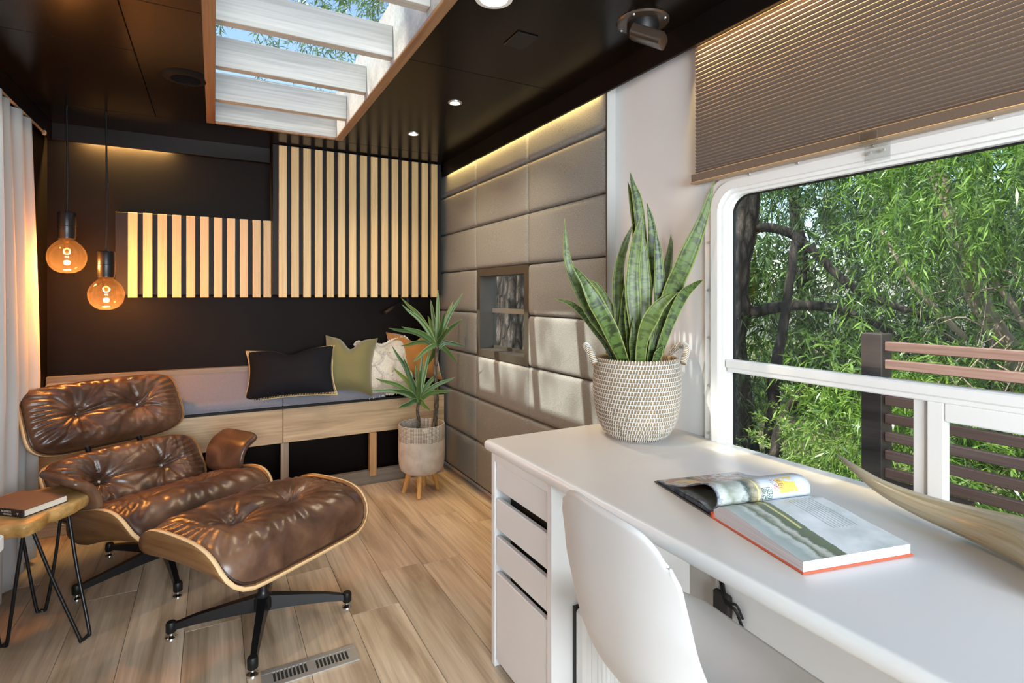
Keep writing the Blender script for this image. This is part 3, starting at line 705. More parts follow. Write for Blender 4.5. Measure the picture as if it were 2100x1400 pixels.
def cushion(label, x0, x1):
    prof = [(3.515, .558), (3.511, .575), (3.513, .600), (3.524, .618), (3.545, .632), (3.60, .676), (3.66, .732), (3.686, .756), (3.694, .757), (3.694, .74), (3.694, .64), (3.694, .558)]
    def fn(u, v):
        i = v * (len(prof) - 1); k = min(int(i), len(prof) - 2); fr = i - k
        y = prof[k][0] * (1 - fr) + prof[k + 1][0] * fr; z = prof[k][1] * (1 - fr) + prof[k + 1][1] * fr
        a = 2 * u - 1; e = 1 - abs(a) ** 40
        cy, cz = 3.62, .60
        s = 1 - .035 * (1 - e ** .5)
        return (x0 + (x1 - x0) * u, cy + (y - cy) * s, cz + (z - cz) * s + (.0025 * mnoise.noise(Vector((u * 4, v * 5, x0))) if .3 < v < .7 else 0))
    mb = MB(); mb.grid(lambda u, v: fn(.5 + .5 * math.copysign(1 - (1 - abs(2 * u - 1)) ** 2.2, 2 * u - 1), v), 40, 33)
    n = 41
    for s_, fl in ((0, True), (40, False)):
        q = tuple(j * n + s_ for j in range(34)); mb.f.append(q[::-1] if fl else q); mb.mi.append(0)
    o = mb.shift(((x0 + x1) / 2, 3.62, .557)).build('seat_cushion', M['seat_fabric'], None, True, 50)
    o.location = ((x0 + x1) / 2, 3.62, .557); return tag(o, label, 'cushion')
cushion('grey woven bench cushion at left, behind the leather headrest', XL + .006, -.247)
cushion('lavender grey bench cushion in the middle, left of the black pillow', -.243, .359)
cushion('grey woven bench cushion on the right, under black and green pillows', .363, .985)

# ------------------------------------------------------------------ pillows
def pillow(name, label, loc, rot, w_, h_, t_, m, pinch=.12, chop=0.0, seed=0, extra=None):
    th = thing(name, label, 'pillow', loc); th.rotation_euler = rot
    def pt(a, b, side):
        e = max(0.0, (1 - abs(a) ** 3.0)) * max(0.0, (1 - abs(b) ** 3.0))
        k = 1 - pinch * (1 - b * b) * abs(a) ** 2; k2 = 1 - pinch * (1 - a * a) * abs(b) ** 2
        x = a * w_ / 2 * k; z = b * h_ / 2 * k2
        th_ = t_ * .62 * e ** 0.60
        z -= chop * math.exp(-(a / .28) ** 2) * sstep(-.3, 1, b)
        wr = .006 * mnoise.noise(Vector((a * 2.2 + seed, b * 2.2, side * 3))) + .0025 * mnoise.noise(Vector((a * 7 + seed, b * 5, side * 3)))
        return Vector((x, side * (th_ + wr * e ** .5), z + h_ / 2))
    mb = MB()
    cl = lambda u: math.copysign(1 - (1 - abs(2 * u - 1)) ** 1.5, 2 * u - 1)
    mb.grid(lambda u, v: pt(cl(u), cl(v), -1), 36, 36)
    mb.grid(lambda u, v: pt(cl(u), cl(v), 1), 36, 36, flip=True)
    mb.build('cover', m, th, True, 180)
    if extra: extra(th, pt)
    return th
def blanket(th, pt):
    loop = [(a, -1) for a in np.linspace(-1, 1, 62)] + [(1, b) for b in np.linspace(-1, 1, 38)][1:] + [(a, 1) for a in np.linspace(1, -1, 62)][1:] + [(-1, b) for b in np.linspace(1, -1, 38)][1:-1]
    P = [pt(a, b, -1) for a, b in loop]
    mb = MB(); mb.tube(P + [P[0]], .0046, 5, False)
    for a, b in loop:
        p = pt(a, b, -1); q = pt(a * .93 if abs(a) == 1 else a, b * .90 if abs(b) == 1 else b, -1)
        d = (q - p); 
        if d.length > 1e-5: q = p + d.normalized() * .017
        mb.tube([p + Vector((0, -.002, 0)), q + Vector((0, -.004, 0))], .0031, 4)
    mb.build('blanket_stitch', M['stitch'], th, kind='stuff')
def ruffles(th, pt):
    mb = MB(); rr = random.Random(4)
    def frill(pts, wid):
        n = len(pts)
        vs = []
        for i, p in enumerate(pts):
            d = (pts[min(i + 1, n - 1)] - pts[max(i - 1, 0)]).normalized(); nn = Vector((-d.z, 0, d.x))
            j = rr.uniform(-.005, .005)
            vs += [p + Vector((0, -.002, 0)), p + nn * wid * .6 + Vector((0, -.016 + j, 0)), p + nn * (wid + rr.uniform(-.006, .006)) + Vector((0, -.008 + 3 * j, 0))]
        mb.add(vs, [(3 * i + k, 3 * i + 3 + k, 3 * i + 4 + k, 3 * i + 1 + k) for i in range(n - 1) for k in (0, 1)])
    for cx, cy, r_ in ((-.45, .42, .42), (.5, .5, .40), (.0, .05, .42), (-.5, -.38, .40), (.48, -.30, .42), (.02, -.62, .34), (-.05, .75, .3)):
        pts = [pt(max(-.96, min(.96, cx + r_ * math.cos(a))), max(-.96, min(.96, cy + r_ * math.sin(a))), -1) for a in np.linspace(PI * .95, 2 * PI * 1.02, 60)]
        frill(pts, .018)
    lp = [pt(a, -1, -1) for a in np.linspace(-1, 1, 60)] + [pt(1, b, -1) for b in np.linspace(-1, 1, 60)] + [pt(a, 1, -1) for a in np.linspace(1, -1, 60)] + [pt(-1, b, -1) for b in np.linspace(1, -1, 60)]
    frill(lp, -.016)
    mb.build('ruffle_fringe', M['cream'], th, True, 180, kind='stuff')
TILT = R(-26)
pillow('amber_pillow', 'amber velvet pillow at the bench corner behind yucca', (1.200, 3.565, .640), (R(-16), 0, R(-14)), .38, .345, .13, M['amber'], .13, .05, 3)
pillow('ruffled_pillow', 'cream pillow with ruffled tufts, between green and amber ones', (1.005, 3.520, .570), (R(-20), R(-5), R(-8)), .33, .37, .14, M['cream'], .06, .03, 5, ruffles)
pillow('green_pillow', 'olive green velvet pillow with a dented top', (.735, 3.535, .588), (R(-18), R(4), R(-18)), .335, .385, .18, M['velvet'], .12, .065, 8)
pillow('black_pillow', 'black oblong pillow with straw blanket stitch edging', (.402, 3.475, .604), (R(-30), R(-3), R(-14)), .53, .335, .15, M['black_linen'], .11, .035, 11, blanket)

# reading lamp on the back wall
rl = thing('reading_lamp', 'thin black gooseneck reading lamp on wall above pillows', 'lamp', (1.19, YB, 1.19))
MB().tube([(0, -.001, 0), (0, -.02, 0)], .022, 16).build('wall_mount', M['black'], rl)
MB().tube(bez([(0, -.02, 0), (-.02, -.06, .01), (-.07, -.10, -.01), (-.125, -.12, -.045)], 14), .0045, 8).build('gooseneck', M['black'], rl, True)
MB().tube([(-.120, -.119, -.041), (-.135, -.125, -.052), (-.185, -.14, -.082)], [.007, .011, .012], 12).build('lamp_head', M['bronze'], rl, True)

# ------------------------------------------------------------------ pendant bulbs
BULB_W = []
def pendant(label, x, y, zb, s):
    t = thing('pendant_lamp', label, 'pendant lamp', (x, y, zb))
    prof = [(0.0001, -.084), (.026, -.081), (.050, -.069), (.068, -.048), (.077, -.020), (.078, .004), (.071, .030), (.057, .052), (.042, .066), (.031, .078), (.028, .095)]
    prof = [(p[0] * s, p[1] * s) for p in prof]
    MB().lathe(prof, 40).build('bulb', M['bulb_glass'], t, True, 180)
    MB().lathe([(.0001, -.012), (.010, -.009), (.013, 0), (.010, .009), (.0001, .012)], 20, (0, 0, -.032)).build('filament', M['filament'], t, True, 180)
    MB().lathe([(.0001, -.002), (.014, -.0015), (.015, .001), (.0001, .002)], 20, (0, 0, -.066 * s)).build('filament_reflection', M['filament'], t, True, 180)  # glowing disc stands in for the filament's reflection in the bulb
    MB().lathe([(.0001, .09), (.012, .09), (.010, .03), (.003, .02), (.0025, -.02)], 14).build('glass_stem', M['bulb_glass'], t, True, 180)
    mb = MB().lathe([(.026 * s, .082 * s), (.034, .084 * s), (.034, .092 * s), (.0365, .100), (.0365, .142), (.0350, .1435), (.0365, .145), (.0365, .205), (.034, .210), (.008, .212), (.006, .222), (.0001, .222)], 28)
    mb.build('socket', M['black_metal'], t, True, 40)
    top = CEIL - zb
    MB().tube([(0, 0, .215), (.003, 0, top * .5), (-.001, 0, top - .03), (0, 0, top)], .0040, 8).build('cord', M['black'], t, True)
    pl = bpy.data.lights.new('bulb_light', 'POINT'); pl.energy = 22; pl.color = (1.0, 0.42, 0.11); pl.shadow_soft_size = .02
    lo = bpy.data.objects.new('bulb_light', pl); COL.objects.link(lo); lo.parent = t; lo.location = (0, 0, -.035)
    return t
pendant('left and higher pendant lamp with smoked amber globe bulb', -.623, 3.32, 1.413, 1.0)
pendant('right and lower pendant lamp with smoked amber globe bulb', -.472, 3.335, 1.232, .975)

# ------------------------------------------------------------------ curtain
mb = MB()
def cf(u, v):
    y = -.2 + 3.43 * u; z = .03 + 1.985 * v
    lean = (.19 * (1 - v) if v > .40 else .114 - .20 * (.40 - v)) * sstep(.72, 1, u)
    ph = y * 46
    amp = .022 * (1 - .35 * v)
    fl = .55 + .45 * v
    return (-.735 + amp * math.sin(ph) + .006 * math.sin(ph * .43 + 1 + 2 * v) - .012 * (1 - fl), y + lean + .004 * math.sin(v * 9 + ph), z)
mb.grid(cf, 360, 24)
ct = mb.build('curtain', M['curtain'], None, True, 180)
ct.modifiers.new('thickness', 'SOLIDIFY').thickness = .0015
tag(ct, 'long white curtain hanging in folds at the left wall', 'curtain')
cr = thing('curtain_rail', 'curtain track under the left valance with a brass end', 'curtain rail', (-.74, 1.6, 2.03))
MB().tube([(0, -1.8, 0), (0, 1.86, 0)], .006, 8).build('track', M['shade_rail'], cr, True)
MB().lathe([(.0001, .014), (.008, .011), (.011, 0), (.008, -.011), (.0001, -.014)], 12, (0, 1.87, 0)).build('end_cap', M['shade_rail'], cr, True)

# ------------------------------------------------------------------ ceiling fittings
def downlight(label, x, y, r, p):
    t = thing('downlight', label, 'downlight', (x, y, CEIL))
    MB().lathe([(r * .72, -.001), (r * .74, -.005), (r, -.004), (r * 1.02, 0)], 32).build('bezel', M['white_plastic'] if r > .04 else M['steel'], t, True)
    MB().lathe([(.0001, -.003), (r * .5, -.003), (r * .73, -.002)], 24, flip=True).build('lens', M['led_lens'], t, True)
    s = bpy.data.lights.new('downlight_beam', 'SPOT'); s.energy = p; s.spot_size = R(125); s.spot_blend = .8; s.color = (1.0, .80, .56); s.shadow_soft_size = r * .7
    o = bpy.data.objects.new('downlight_beam', s); COL.objects.link(o); o.parent = t; o.location = (0, 0, -.012)
    return t
downlight('big white rimmed ceiling light at the top edge of the photo', .754, 1.487, .058, 12)
downlight('small glowing downlight in middle of dark ceiling, nearer the camera', 1.0, 2.38, .032, 20)
downlight('small glowing downlight closest to the tall oak slats', .985, 2.95, .032, 20)
# gimbal air nozzle / speaker
gm = thing('gimbal_nozzle', 'dark bronze swivel fitting on round ceiling flange near the blind', 'ceiling fitting', (1.257, 1.378, CEIL))
MB().lathe([(.0001, -.006), (.070, -.008), (.083, -.006), (.087, 0)], 40).build('flange', M['bronze'], gm, True)
mb = MB().lathe([(.052, -.006), (.052, -.030), (.044, -.045), (.0001, -.048)], 32); mb.build('swivel_base', M['black'], gm, True)
mb = MB()
hd = rrect(-.040, .040, -.020, .020, .016, 5)
mb.prism([(a, b) for a, b in hd], -.062, .045)
mb.xform(Matrix.Translation((-.012, -.030, -.062)) @ Matrix.Rotation(R(35), 4, 'Z') @ Matrix.Rotation(R(-62), 4, 'X'))
mb.build('swivel_head', M['bronze'], gm, True, 35)
for a in (.4, 2.0, 3.6, 5.2):
    MB().lathe([(.0001, -.011), (.004, -.010), (.005, -.006)], 10, (.076 * math.cos(a), .076 * math.sin(a), 0)).build('screw', M['steel'], gm, True)
o = B(-.042, .042, -.055, .055, -.006, 0, c=.003).build('ceiling_plate', M['black']); o.location = (.962, 1.686, CEIL)
tag(o, 'flat black blank plate on ceiling beside the big downlight', 'cover plate')
cv = thing('ceiling_vent', 'round black louvred vent on ceiling left of the skylight', 'vent', (-.105, 2.65, CEIL))
MB().lathe([(.052, -.002), (.055, -.012), (.070, -.012), (.084, -.006), (.09, 0)], 40).build('rim', M['vent_black'], cv, True)
for k in range(-3, 4):
    h_ = math.sqrt(max(0, .052 ** 2 - (k * .0145) ** 2))
    B(-h_, h_, k * .0145 - .001, k * .0145 + .001, -.010, -.001).build('louvre', M['vent_black'], cv)

# ------------------------------------------------------------------ lounge chair and ottoman of moulded ply shells
def bent(a, b, h, A0, Rr, ang, sag=0.0):
    s = abs(a) - A0; sg = 1 if a >= 0 else -1; Lm = Rr * ang
    if s <= 0: x, z, nx, nz = abs(a), 0, 0, 1
    elif s < Lm:
        th = s / Rr; x, z, nx, nz = A0 + Rr * math.sin(th), Rr * (1 - math.cos(th)), -math.sin(th), math.cos(th)
    else:
        x = A0 + Rr * math.sin(ang) + (s - Lm) * math.cos(ang); z = Rr * (1 - math.cos(ang)) + (s - Lm) * math.sin(ang); nx, nz = -math.sin(ang), math.cos(ang)
    return Vector((sg * (x + nx * h), b, z + nz * h - sag * b * b))
def shell_cushion(root, nm, Mx, A, Bh, A0, Rr, ang, T, buttons, nexp=4.0, sag=0.0, shell_m=None, seed=0, cush_in=.965):
    def out(th):
        c, s = math.cos(th), math.sin(th)
        k = (abs(c) ** nexp + abs(s) ** nexp) ** (-1 / nexp); return c * k, s * k
    # moulded ply shell
    NR, NT = 14, 96
    mb = MB(); vs = [Mx @ bent(0, 0, 0, A0, Rr, ang, sag)]
    for i in range(1, NR + 1):
        r_ = i / NR
        for j in range(NT):
            cx, cy = out(2 * PI * j / NT); vs.append(Mx @ bent(A * cx * r_, Bh * cy * r_, 0, A0, Rr, ang, sag))
    fs = [(0, 1 + j, 1 + (j + 1) % NT) for j in range(NT)]
    for i in range(NR - 1):
        for j in range(NT):
            a = 1 + i * NT + j; b = 1 + i * NT + (j + 1) % NT; fs.append((a, a + NT, b + NT, b))
    mb.add(vs, fs)
    o = mb.build(nm + '_shell', [M['walnut'], M['ply']], root, True, 180)
    md = o.modifiers.new('ply', 'SOLIDIFY'); md.thickness = .0135; md.offset = -1; md.material_offset_rim = 1; md.use_even_offset = True
    # tufted cushion
    NR, NT = 54, 220
    rr = random.Random(seed)
    ph = [[rr.uniform(0, 6.28) for _ in range(4)] for _ in buttons]
    def hgt(a, b, r_, th):
        bz = bent(a, 0, 0, A0, Rr, ang, 0).z
        h = max(.0, T + .012 - bz) * max(0.0, 1 - r_ ** 8) ** .5
        for (ba, bb_), p in zip(buttons, ph):
            d = math.hypot(a - ba, b - bb_); f = math.atan2(b - bb_, a - ba)
            h -= T * .42 * math.exp(-(d / .022) ** 2) + T * .30 * math.exp(-(d / .080) ** 2)
            w1 = .5 + .5 * math.cos(6 * f + p[0] + 1.6 * math.sin(2 * f + p[1])); w2 = .5 + .5 * math.cos(11 * f + p[2] + 1.2 * math.sin(3 * f + p[3]))
            h -= (.017 * w1 ** 7 + .011 * w2 ** 5) * math.exp(-d / .080) * (1 - math.exp(-(d / .018) ** 2)) * sstep(1.0, .7, r_)
        if len(buttons) == 2:
            (a0, b0), (a1, b1) = buttons
            tt = ((a - a0) * (a1 - a0) + (b - b0) * (b1 - b0)) / ((a1 - a0) ** 2 + (b1 - b0) ** 2)
            if 0 < tt < 1:
                d = abs((a - a0) * (b1 - b0) - (b - b0) * (a1 - a0)) / math.hypot(a1 - a0, b1 - b0); h -= .010 * math.exp(-(d / .018) ** 2)
        h += .0038 * math.sin(th * 34 + 3 * mnoise.noise(Vector((a * 6, b * 6, seed)))) * sstep(.55, .9, r_) * sstep(1.0, .93, r_)
        h += .0045 * (1 - abs(2 * mnoise.noise(Vector((a * 26, b * 7, seed + 1.7))))) * sstep(.35, .7, r_) * (1 - r_ ** 6) + .006 * mnoise.noise(Vector((a * 9, b * 9, seed + 3.1))) * (1 - r_ ** 4) + .0022 * mnoise.noise(Vector((a * 32, b * 20, seed + 7.1))) * (1 - r_ ** 4)
        return h + .002
    mb = MB(); vs = [Mx @ bent(0, 0, hgt(0, 0, 0, 0), A0, Rr, ang, sag)]
    for i in range(1, NR + 1):
        r_ = 1 - (1 - i / NR) ** 1.35
        for j in range(NT):
            th = 2 * PI * j / NT; cx, cy = out(th); a, b = A * cush_in * cx * r_, Bh * cush_in * cy * r_
            p0 = bent(a, b, 0, A0, Rr, ang, sag); p1 = bent(a, b, 1, A0, Rr, ang, sag) - p0
            n_ = (p1 * .25 + Vector((0, 0, .75))).normalized()
            vs.append(Mx @ (p0 + p1 * .003 + n_ * hgt(a, b, r_, th)))
    fs = [(0, 1 + j, 1 + (j + 1) % NT) for j in range(NT)]
    for i in range(NR - 1):
        for j in range(NT):
            a = 1 + i * NT + j; b = 1 + i * NT + (j + 1) % NT; fs.append((a, a + NT, b + NT, b))
    mb.add(vs, fs)
    cu = mb.build(nm + '_cushion', M['leather'], root, True, 180)
    # piping round the cushion
    P = []
    for j in range(72):
        cx, cy = out(2 * PI * j / 72); P.append(Mx @ bent(A * cush_in * cx, Bh * cush_in * cy, .006, A0, Rr, ang, sag))
    MB().tube(P + [P[0]], .0045, 6, False).build('piping', M['piping'], cu, True)
    for ba, bb_ in buttons:
        p = Mx @ bent(ba, bb_, T * .28 + .014, A0, Rr, ang, sag)
        q = Mx.to_3x3() @ (bent(ba, bb_, 1, A0, Rr, ang, sag) - bent(ba, bb_, 0, A0, Rr, ang, sag))
        bt = MB().lathe([(.0001, .004), (.006, .003), (.009, -.001), (.009, -.006)], 14)
        bt.xform(Matrix.Translation(p) @ q.normalized().to_track_quat('Z', 'Y').to_matrix().to_4x4()).build('button', M['steel'] if nm != 'seat' else M['leather'], cu, True)
    return o, cu
def star_base(root, n, ang0, rad, ztop, hub_z):
    mb = MB().lathe([(.0001, .050), (.030, .050), (.036, .062), (.034, .098), (.020, .112), (.017, .125), (.017, hub_z), (.07, hub_z + .006), (.07, hub_z + .012), (.0001, hub_z + .012)], 24)
    mb.build('hub', M['black_metal'], root, True, 40)
    for k in range(n):
        a = ang0 + 2 * PI * k / n; d = Vector((math.cos(a), math.sin(a), 0)); p = Vector((-d.y, d.x, 0))
        mb = MB(); st = []
        for s_, wd, z0, z1 in ((.020, .021, .052, .104), (.10, .017, .050, .092), (.22, .0135, .042, .072), (rad - .02, .012, .034, .056), (rad + .012, .010, .034, .052)):
            c = d * s_
            st.append([c - p * wd + Vector((0, 0, z0)), c + p * wd + Vector((0, 0, z0)), c + p * wd * .8 + Vector((0, 0, z1)), c - p * wd * .8 + Vector((0, 0, z1))])
        vs = [q for s_ in st for q in s_]; fs = [(4 * i + j, 4 * i + (j + 1) % 4, 4 * i + 4 + (j + 1) % 4, 4 * i + 4 + j) for i in range(len(st) - 1) for j in range(4)]
        fs += [(3, 2, 1, 0), tuple(4 * (len(st) - 1) + j for j in range(4))]
        mb.add(vs, fs); mb.build('leg', M['black_metal'], root, True, 50)
        lg = MB().lathe([(.0001, .060), (.014, .060), (.017, .054), (.017, .026), (.013, .022), (.0001, .022)], 16, tuple(d * rad)).build('foot', M['black'], root, True, 50)
        MB().lathe([(.005, .022), (.006, .012), (.018, .006), (.019, 0.0), (.0001, 0.0)], 18, tuple(d * rad)).build('glide', M['chrome'], lg, True, 50)
PHI = R(33)
TR = Matrix.Translation
RX = lambda d: Matrix.Rotation(R(d), 4, 'X')
RY = lambda d: Matrix.Rotation(R(d), 4, 'Y')
# ottoman (local x = long side, y = away from the front edge)
ot = thing('leather_ottoman', 'brown tufted leather footstool on four-star black base in moulded walnut shell', 'ottoman', (.160, 2.225, 0), PHI)
shell_cushion(ot, 'ottoman', TR((0, 0, .322)) @ RX(0), .400, .262, .215, .095, R(80), .118, [(-.125, .0), (.125, .0)], 4.2, .25, seed=21)
star_base(ot, 4, R(-10) - PHI + R(0), .300, .1, .294)
# lounge chair
lc = thing('lounge_chair', 'brown tufted leather lounge chair with walnut shells and headrest', 'chair', (-.19, 2.91, 0), PHI)
shell_cushion(lc, 'seat', TR((-.035, -.150, .258)) @ RX(-12), .400, .270, .20, .10, R(79), .126, [(-.12, .03), (.12, .03)], 4.2, .28, seed=5)
shell_cushion(lc, 'backrest', TR((-.045, .232, .376)) @ RX(55), .338, .156, .17, .26, R(38), .082, [(-.135, .0), (.135, .0)], 4.6, .2, seed=9)
shell_cushion(lc, 'headrest', TR((-.035, .465, .652)) @ RX(62), .350, .166, .17, .26, R(38), .082, [(-.135, .0), (.135, .0)], 5.2, .2, seed=14)
star_base(lc, 5, math.atan2(-.33, .06) - PHI, .335, .1, .190)
for s in (-.11, .11):
    MB().tube([(s - .035, .30, .42), (s - .035, .375, .52), (s - .035, .44, .60), (s - .035, .50, .66)], .012, 8).build('back_support', M['black_metal'], lc, True)
def armrest(sg):
    # profile in (x,z): inner face rising and rolling outwards; extruded along y
    prof = bez([(.292, 0, .345), (.297, 0, .40), (.306, 0, .450), (.330, 0, .488), (.372, 0, .512), (.400, 0, .530)], 12)
    th = .036
    def fn(u, v):
        a = u * 2 * PI; 
        i = v * 12; k = min(int(i), 11); p = prof[k].lerp(prof[k + 1], i - k)
        t_ = (prof[min(k + 1, 12)] - prof[k]).normalized(); n = Vector((-t_.z, 0, t_.x))
        end = max(.02, 1 - abs(2 * v - 1) ** 10) ** .5
        cs, sn = math.cos(a), math.sin(a)
        ex = math.copysign(abs(cs) ** .30, cs); ez = math.copysign(abs(sn) ** .7, sn)
        yl = .138 * (1 - .16 * abs(2 * v - 1) ** 6)
        q = p + n * (th * .5 * ez * end)
        return (sg * q.x - .035, -.02 + ex * yl * (.4 + .6 * end), q.z)
    mb = MB(); mb.grid(fn, 48, 26, True, flip=(sg > 0))
    n = len(mb.v)
    mb.f.append(tuple(range(48)) if sg < 0 else tuple(range(48))[::-1]); mb.mi.append(0); q = tuple(range(n - 48, n)); mb.f.append(q[::-1] if sg < 0 else q); mb.mi.append(0)
    mb.build('armrest', M['leather'], lc, True, 60)
armrest(1); armrest(-1)

# ------------------------------------------------------------------ side table with book
st = thing('side_table', 'live edge wood slab side table on black hairpin legs', 'side table', (-.590, 2.600, 0))
mb = MB(); rr = random.Random(3); n = 72
def rad(a): return .205 + .018 * math.sin(3 * a + .6) + .014 * math.sin(5 * a + 1.9) + .008 * math.sin(9 * a) + .005 * math.sin(17 * a)
def slabf(u, v):
    a = u * 2 * PI; r_ = rad(a)
    pr = [(0.0001, .457), (.5, .457), (.93, .457), (.985, .453), (1.0, .444), (.985 + .012 * math.sin(7 * a), .43), (.955 + .02 * math.sin(5 * a + 2), .414), (.90, .409), (.0001, .409)]
    k, z = pr[int(round(v * 8))]; return (.70 * r_ * k * math.cos(a), 1.04 * r_ * k * math.sin(a), z)
mb.grid(slabf, n, 8, True); mb.build('table_top', M['slab'], st, True, 60)
def hairpin(a):
    d = Vector((math.cos(a), math.sin(a), 0)); p = Vector((-d.y, d.x, 0))
    o_ = Vector((-.07, -.005, 0)); ft = d * .315 + o_; tp = d * .185 + o_
    pts = [tp + p * .066 + Vector((0, 0, .409)), tp.lerp(ft, .45) + p * .044 + Vector((0, 0, .225)), ft + p * .020 + Vector((0, 0, .03)), ft + p * .014 + Vector((0, 0, .011)), ft + Vector((0, 0, .0062)), ft - p * .014 + Vector((0, 0, .011)), ft - p * .020 + Vector((0, 0, .03)), tp.lerp(ft, .45) - p * .044 + Vector((0, 0, .225)), tp - p * .066 + Vector((0, 0, .409))]
    MB().tube(bez(pts, 48), .0058, 8).build('leg', M['black_metal'], st, True, 80)
hairpin(R(-36))
for a in (R(-120), R(88)):
    d = Vector((math.cos(a), math.sin(a), 0)); p = Vector((-d.y, d.x, 0)); ft = d * .11; tp = d * .10
    MB().tube(bez([tp + p * .066 + Vector((0, 0, .409)), ft + p * .042 + Vector((0, 0, .2)), ft + p * .014 + Vector((0, 0, .012)), ft + Vector((0, 0, .0062)), ft - p * .014 + Vector((0, 0, .012)), ft - p * .042 + Vector((0, 0, .2)), tp - p * .066 + Vector((0, 0, .409))], 40), .0058, 8).build('leg', M['black_metal'], st, True, 80)
bkx = thing('hardback_book', 'brown hardback book with black spine lying on slab table', 'book', (-.602, 2.565, .4575), R(-40.4))
B(-.115, .098, -.072, .072, .002, .024).build('page_block', M['paper'], bkx)
B(-.118, .102, -.078, .076, 0, .0024, c=.0008).build('cover', M['book_spine'], bkx)
B(-.118, .102, -.078, .076, .0236, .026, c=.0008).build('cover', M['book_cover'], bkx)
B(-.118, .102, -.0795, -.0735, 0, .026, c=.002).build('spine', M['book_spine'], bkx)
def text(body, size, loc, rot, parent, m, name='spine_lettering', ext=.0002, align='CENTER'):
    c = bpy.data.curves.new(name, 'FONT'); c.body = body; c.size = size; c.extrude = ext; c.align_x = align; c.materials.append(m); c.resolution_u = 2
    t0 = bpy.data.objects.new(name, c); COL.objects.link(t0)
    me = bpy.data.meshes.new_from_object(t0.evaluated_get(bpy.context.evaluated_depsgraph_get())); bpy.data.objects.remove(t0)
    o = bpy.data.objects.new(name, me); COL.objects.link(o); o.parent = parent; o.location = loc; o.rotation_euler = rot; return o
text('ALIANDA', .0105, (.028, -.0798, .0145), (R(90), 0, 0), bkx, M['print_white'], align='CENTER')
text('HOUSING', .0085, (.033, -.0798, .0055), (R(90), 0, 0), bkx, M['print_white'], align='CENTER')
mb = MB(); mb.add([(.078, -.0799, .008), (.083, -.0799, .015), (.080, -.0799, .016), (.078, -.0799, .0135), (.076, -.0799, .016), (.073, -.0799, .015)], [(0, 1, 2, 3), (0, 3, 4, 5)]); mb.build('spine_emblem', M['print_white'], bkx)

# white counter at the left edge
wc = thing('white_counter', 'white cabinet corner cut off by left edge of photo', 'cabinet', (-.57, .85, 0))
B(-.70, -.365, .25, 1.425, .718, .75, c=.004).build('counter_top', M['white_desk'], wc, world=True)
B(-.69, -.375, .27, 1.412, .001, .718, c=.002).build('body', M['white_cab'], wc, world=True)

# ------------------------------------------------------------------ floor register
fv = thing('floor_register', 'brushed metal floor vent set in the planks by the footstool', 'floor vent', (.28, 1.881, 0))
mb = MB(); xs = [-.118 + .0118 * i for i in range(10)] + [.012 + .0118 * i for i in range(10)]
X0, X1, Y0, Y1 = -.148, .148, -.046, .046
mb.box(X0, X1, Y0, -.024, 0, .005, c=.0015).box(X0, X1, .024, Y1, 0, .005, c=.0015).box(X0, xs[0] - .001, -.024, .024, 0, .005).box(xs[9] + .001, xs[10] - .001, -.024, .024, 0, .005).box(xs[19] + .001, X1, -.024, .024, 0, .005)
mb.build('plate', M['steel'], fv)
for grp in (xs[:10], xs[10:]):
    for x in grp: B(x - .0022, x + .0022, -.024, .024, .0005, .0048).build('louvre', M['steel'], fv)
B(xs[0], xs[19], -.024, .024, .0001, .0005).build('duct', M['slot_dark'], fv)

# ------------------------------------------------------------------ yucca in legged pot
pc = Vector((1.128, 3.215, 0))
pt_ = thing('planter', 'whitewashed clay pot with dotted band on three honey wood legs', 'planter', tuple(pc))
mb = MB().lathe([(.0001, .128), (.075, .128), (.105, .136), (.128, .155), (.139, .185), (.142, .23), (.1425, .34), (.1425, .428), (.1405, .432), (.136, .432), (.134, .428), (.134, .37), (.0001, .37)], 56)
mb.build('pot', M['pot'], pt_, True, 40)
MB().lathe([(.134, .3705), (.06, .374), (.0001, .3765)], 24, flip=True).build('soil', M['soil'], pt_, True)
for a in (R(-118), R(5), R(152), R(62)):
    d = Vector((math.cos(a), math.sin(a), 0))
    MB().tube([d * .070 + Vector((0, 0, .150)), d * .112 + Vector((0, 0, 0.001))], [.019, .0125], 14).build('leg', M['oak_leg'], pt_, True, 50)
F_ = Vector((.4818, .8763, 0)); R_ = Vector((.8763, -.4818, 0)); U_ = Vector((0, 0, 1))
def blade(P, wid, name, m, parent, fold=.25, nseg=14, twist=None, face=None):
    """leaf strip along the polyline P (local coords), folded along its middle."""
    C = bez(P, nseg); mb = MB(); vs = []; us = []
    for i, c in enumerate(C):
        t_ = (C[min(i + 1, nseg)] - C[max(i - 1, 0)]).normalized(); v = i / nseg
        fd = (face if face is not None else -F_)
        side = t_.cross(fd)
        if side.length < .2: side = t_.cross(U_)
        side.normalize()
        if twist: side = Matrix.Rotation(twist * (v - .4), 3, t_) @ side
        nn = side.cross(t_).normalized()
        ww = wid(v)
        for k in (-1, -.5, 0, .5, 1):
            vs.append(c + side * ww * k + nn * (abs(k) ** 1.3) * ww * fold); us.append(((k + 1) / 2, v))
    fs = [(5 * i + k, 5 * i + k + 1, 5 * i + 6 + k, 5 * i + 5 + k) for i in range(nseg) for k in range(4)]
    mb.add(vs, fs, 0, us)
    o = mb.build(name, m, parent, True, 180)
    md = o.modifiers.new('t', 'SOLIDIFY'); md.thickness = .0014; md.offset = 0
    return o
yu = thing('yucca_plant', 'two stemmed yucca with sword leaves growing in clay pot', 'plant', (pc.x, pc.y, .376))
def px(dx, dy, dep, s=.00303): return R_ * (dx * s) + U_ * (-dy * s) + F_ * dep
org = Vector((0, 0, 0))
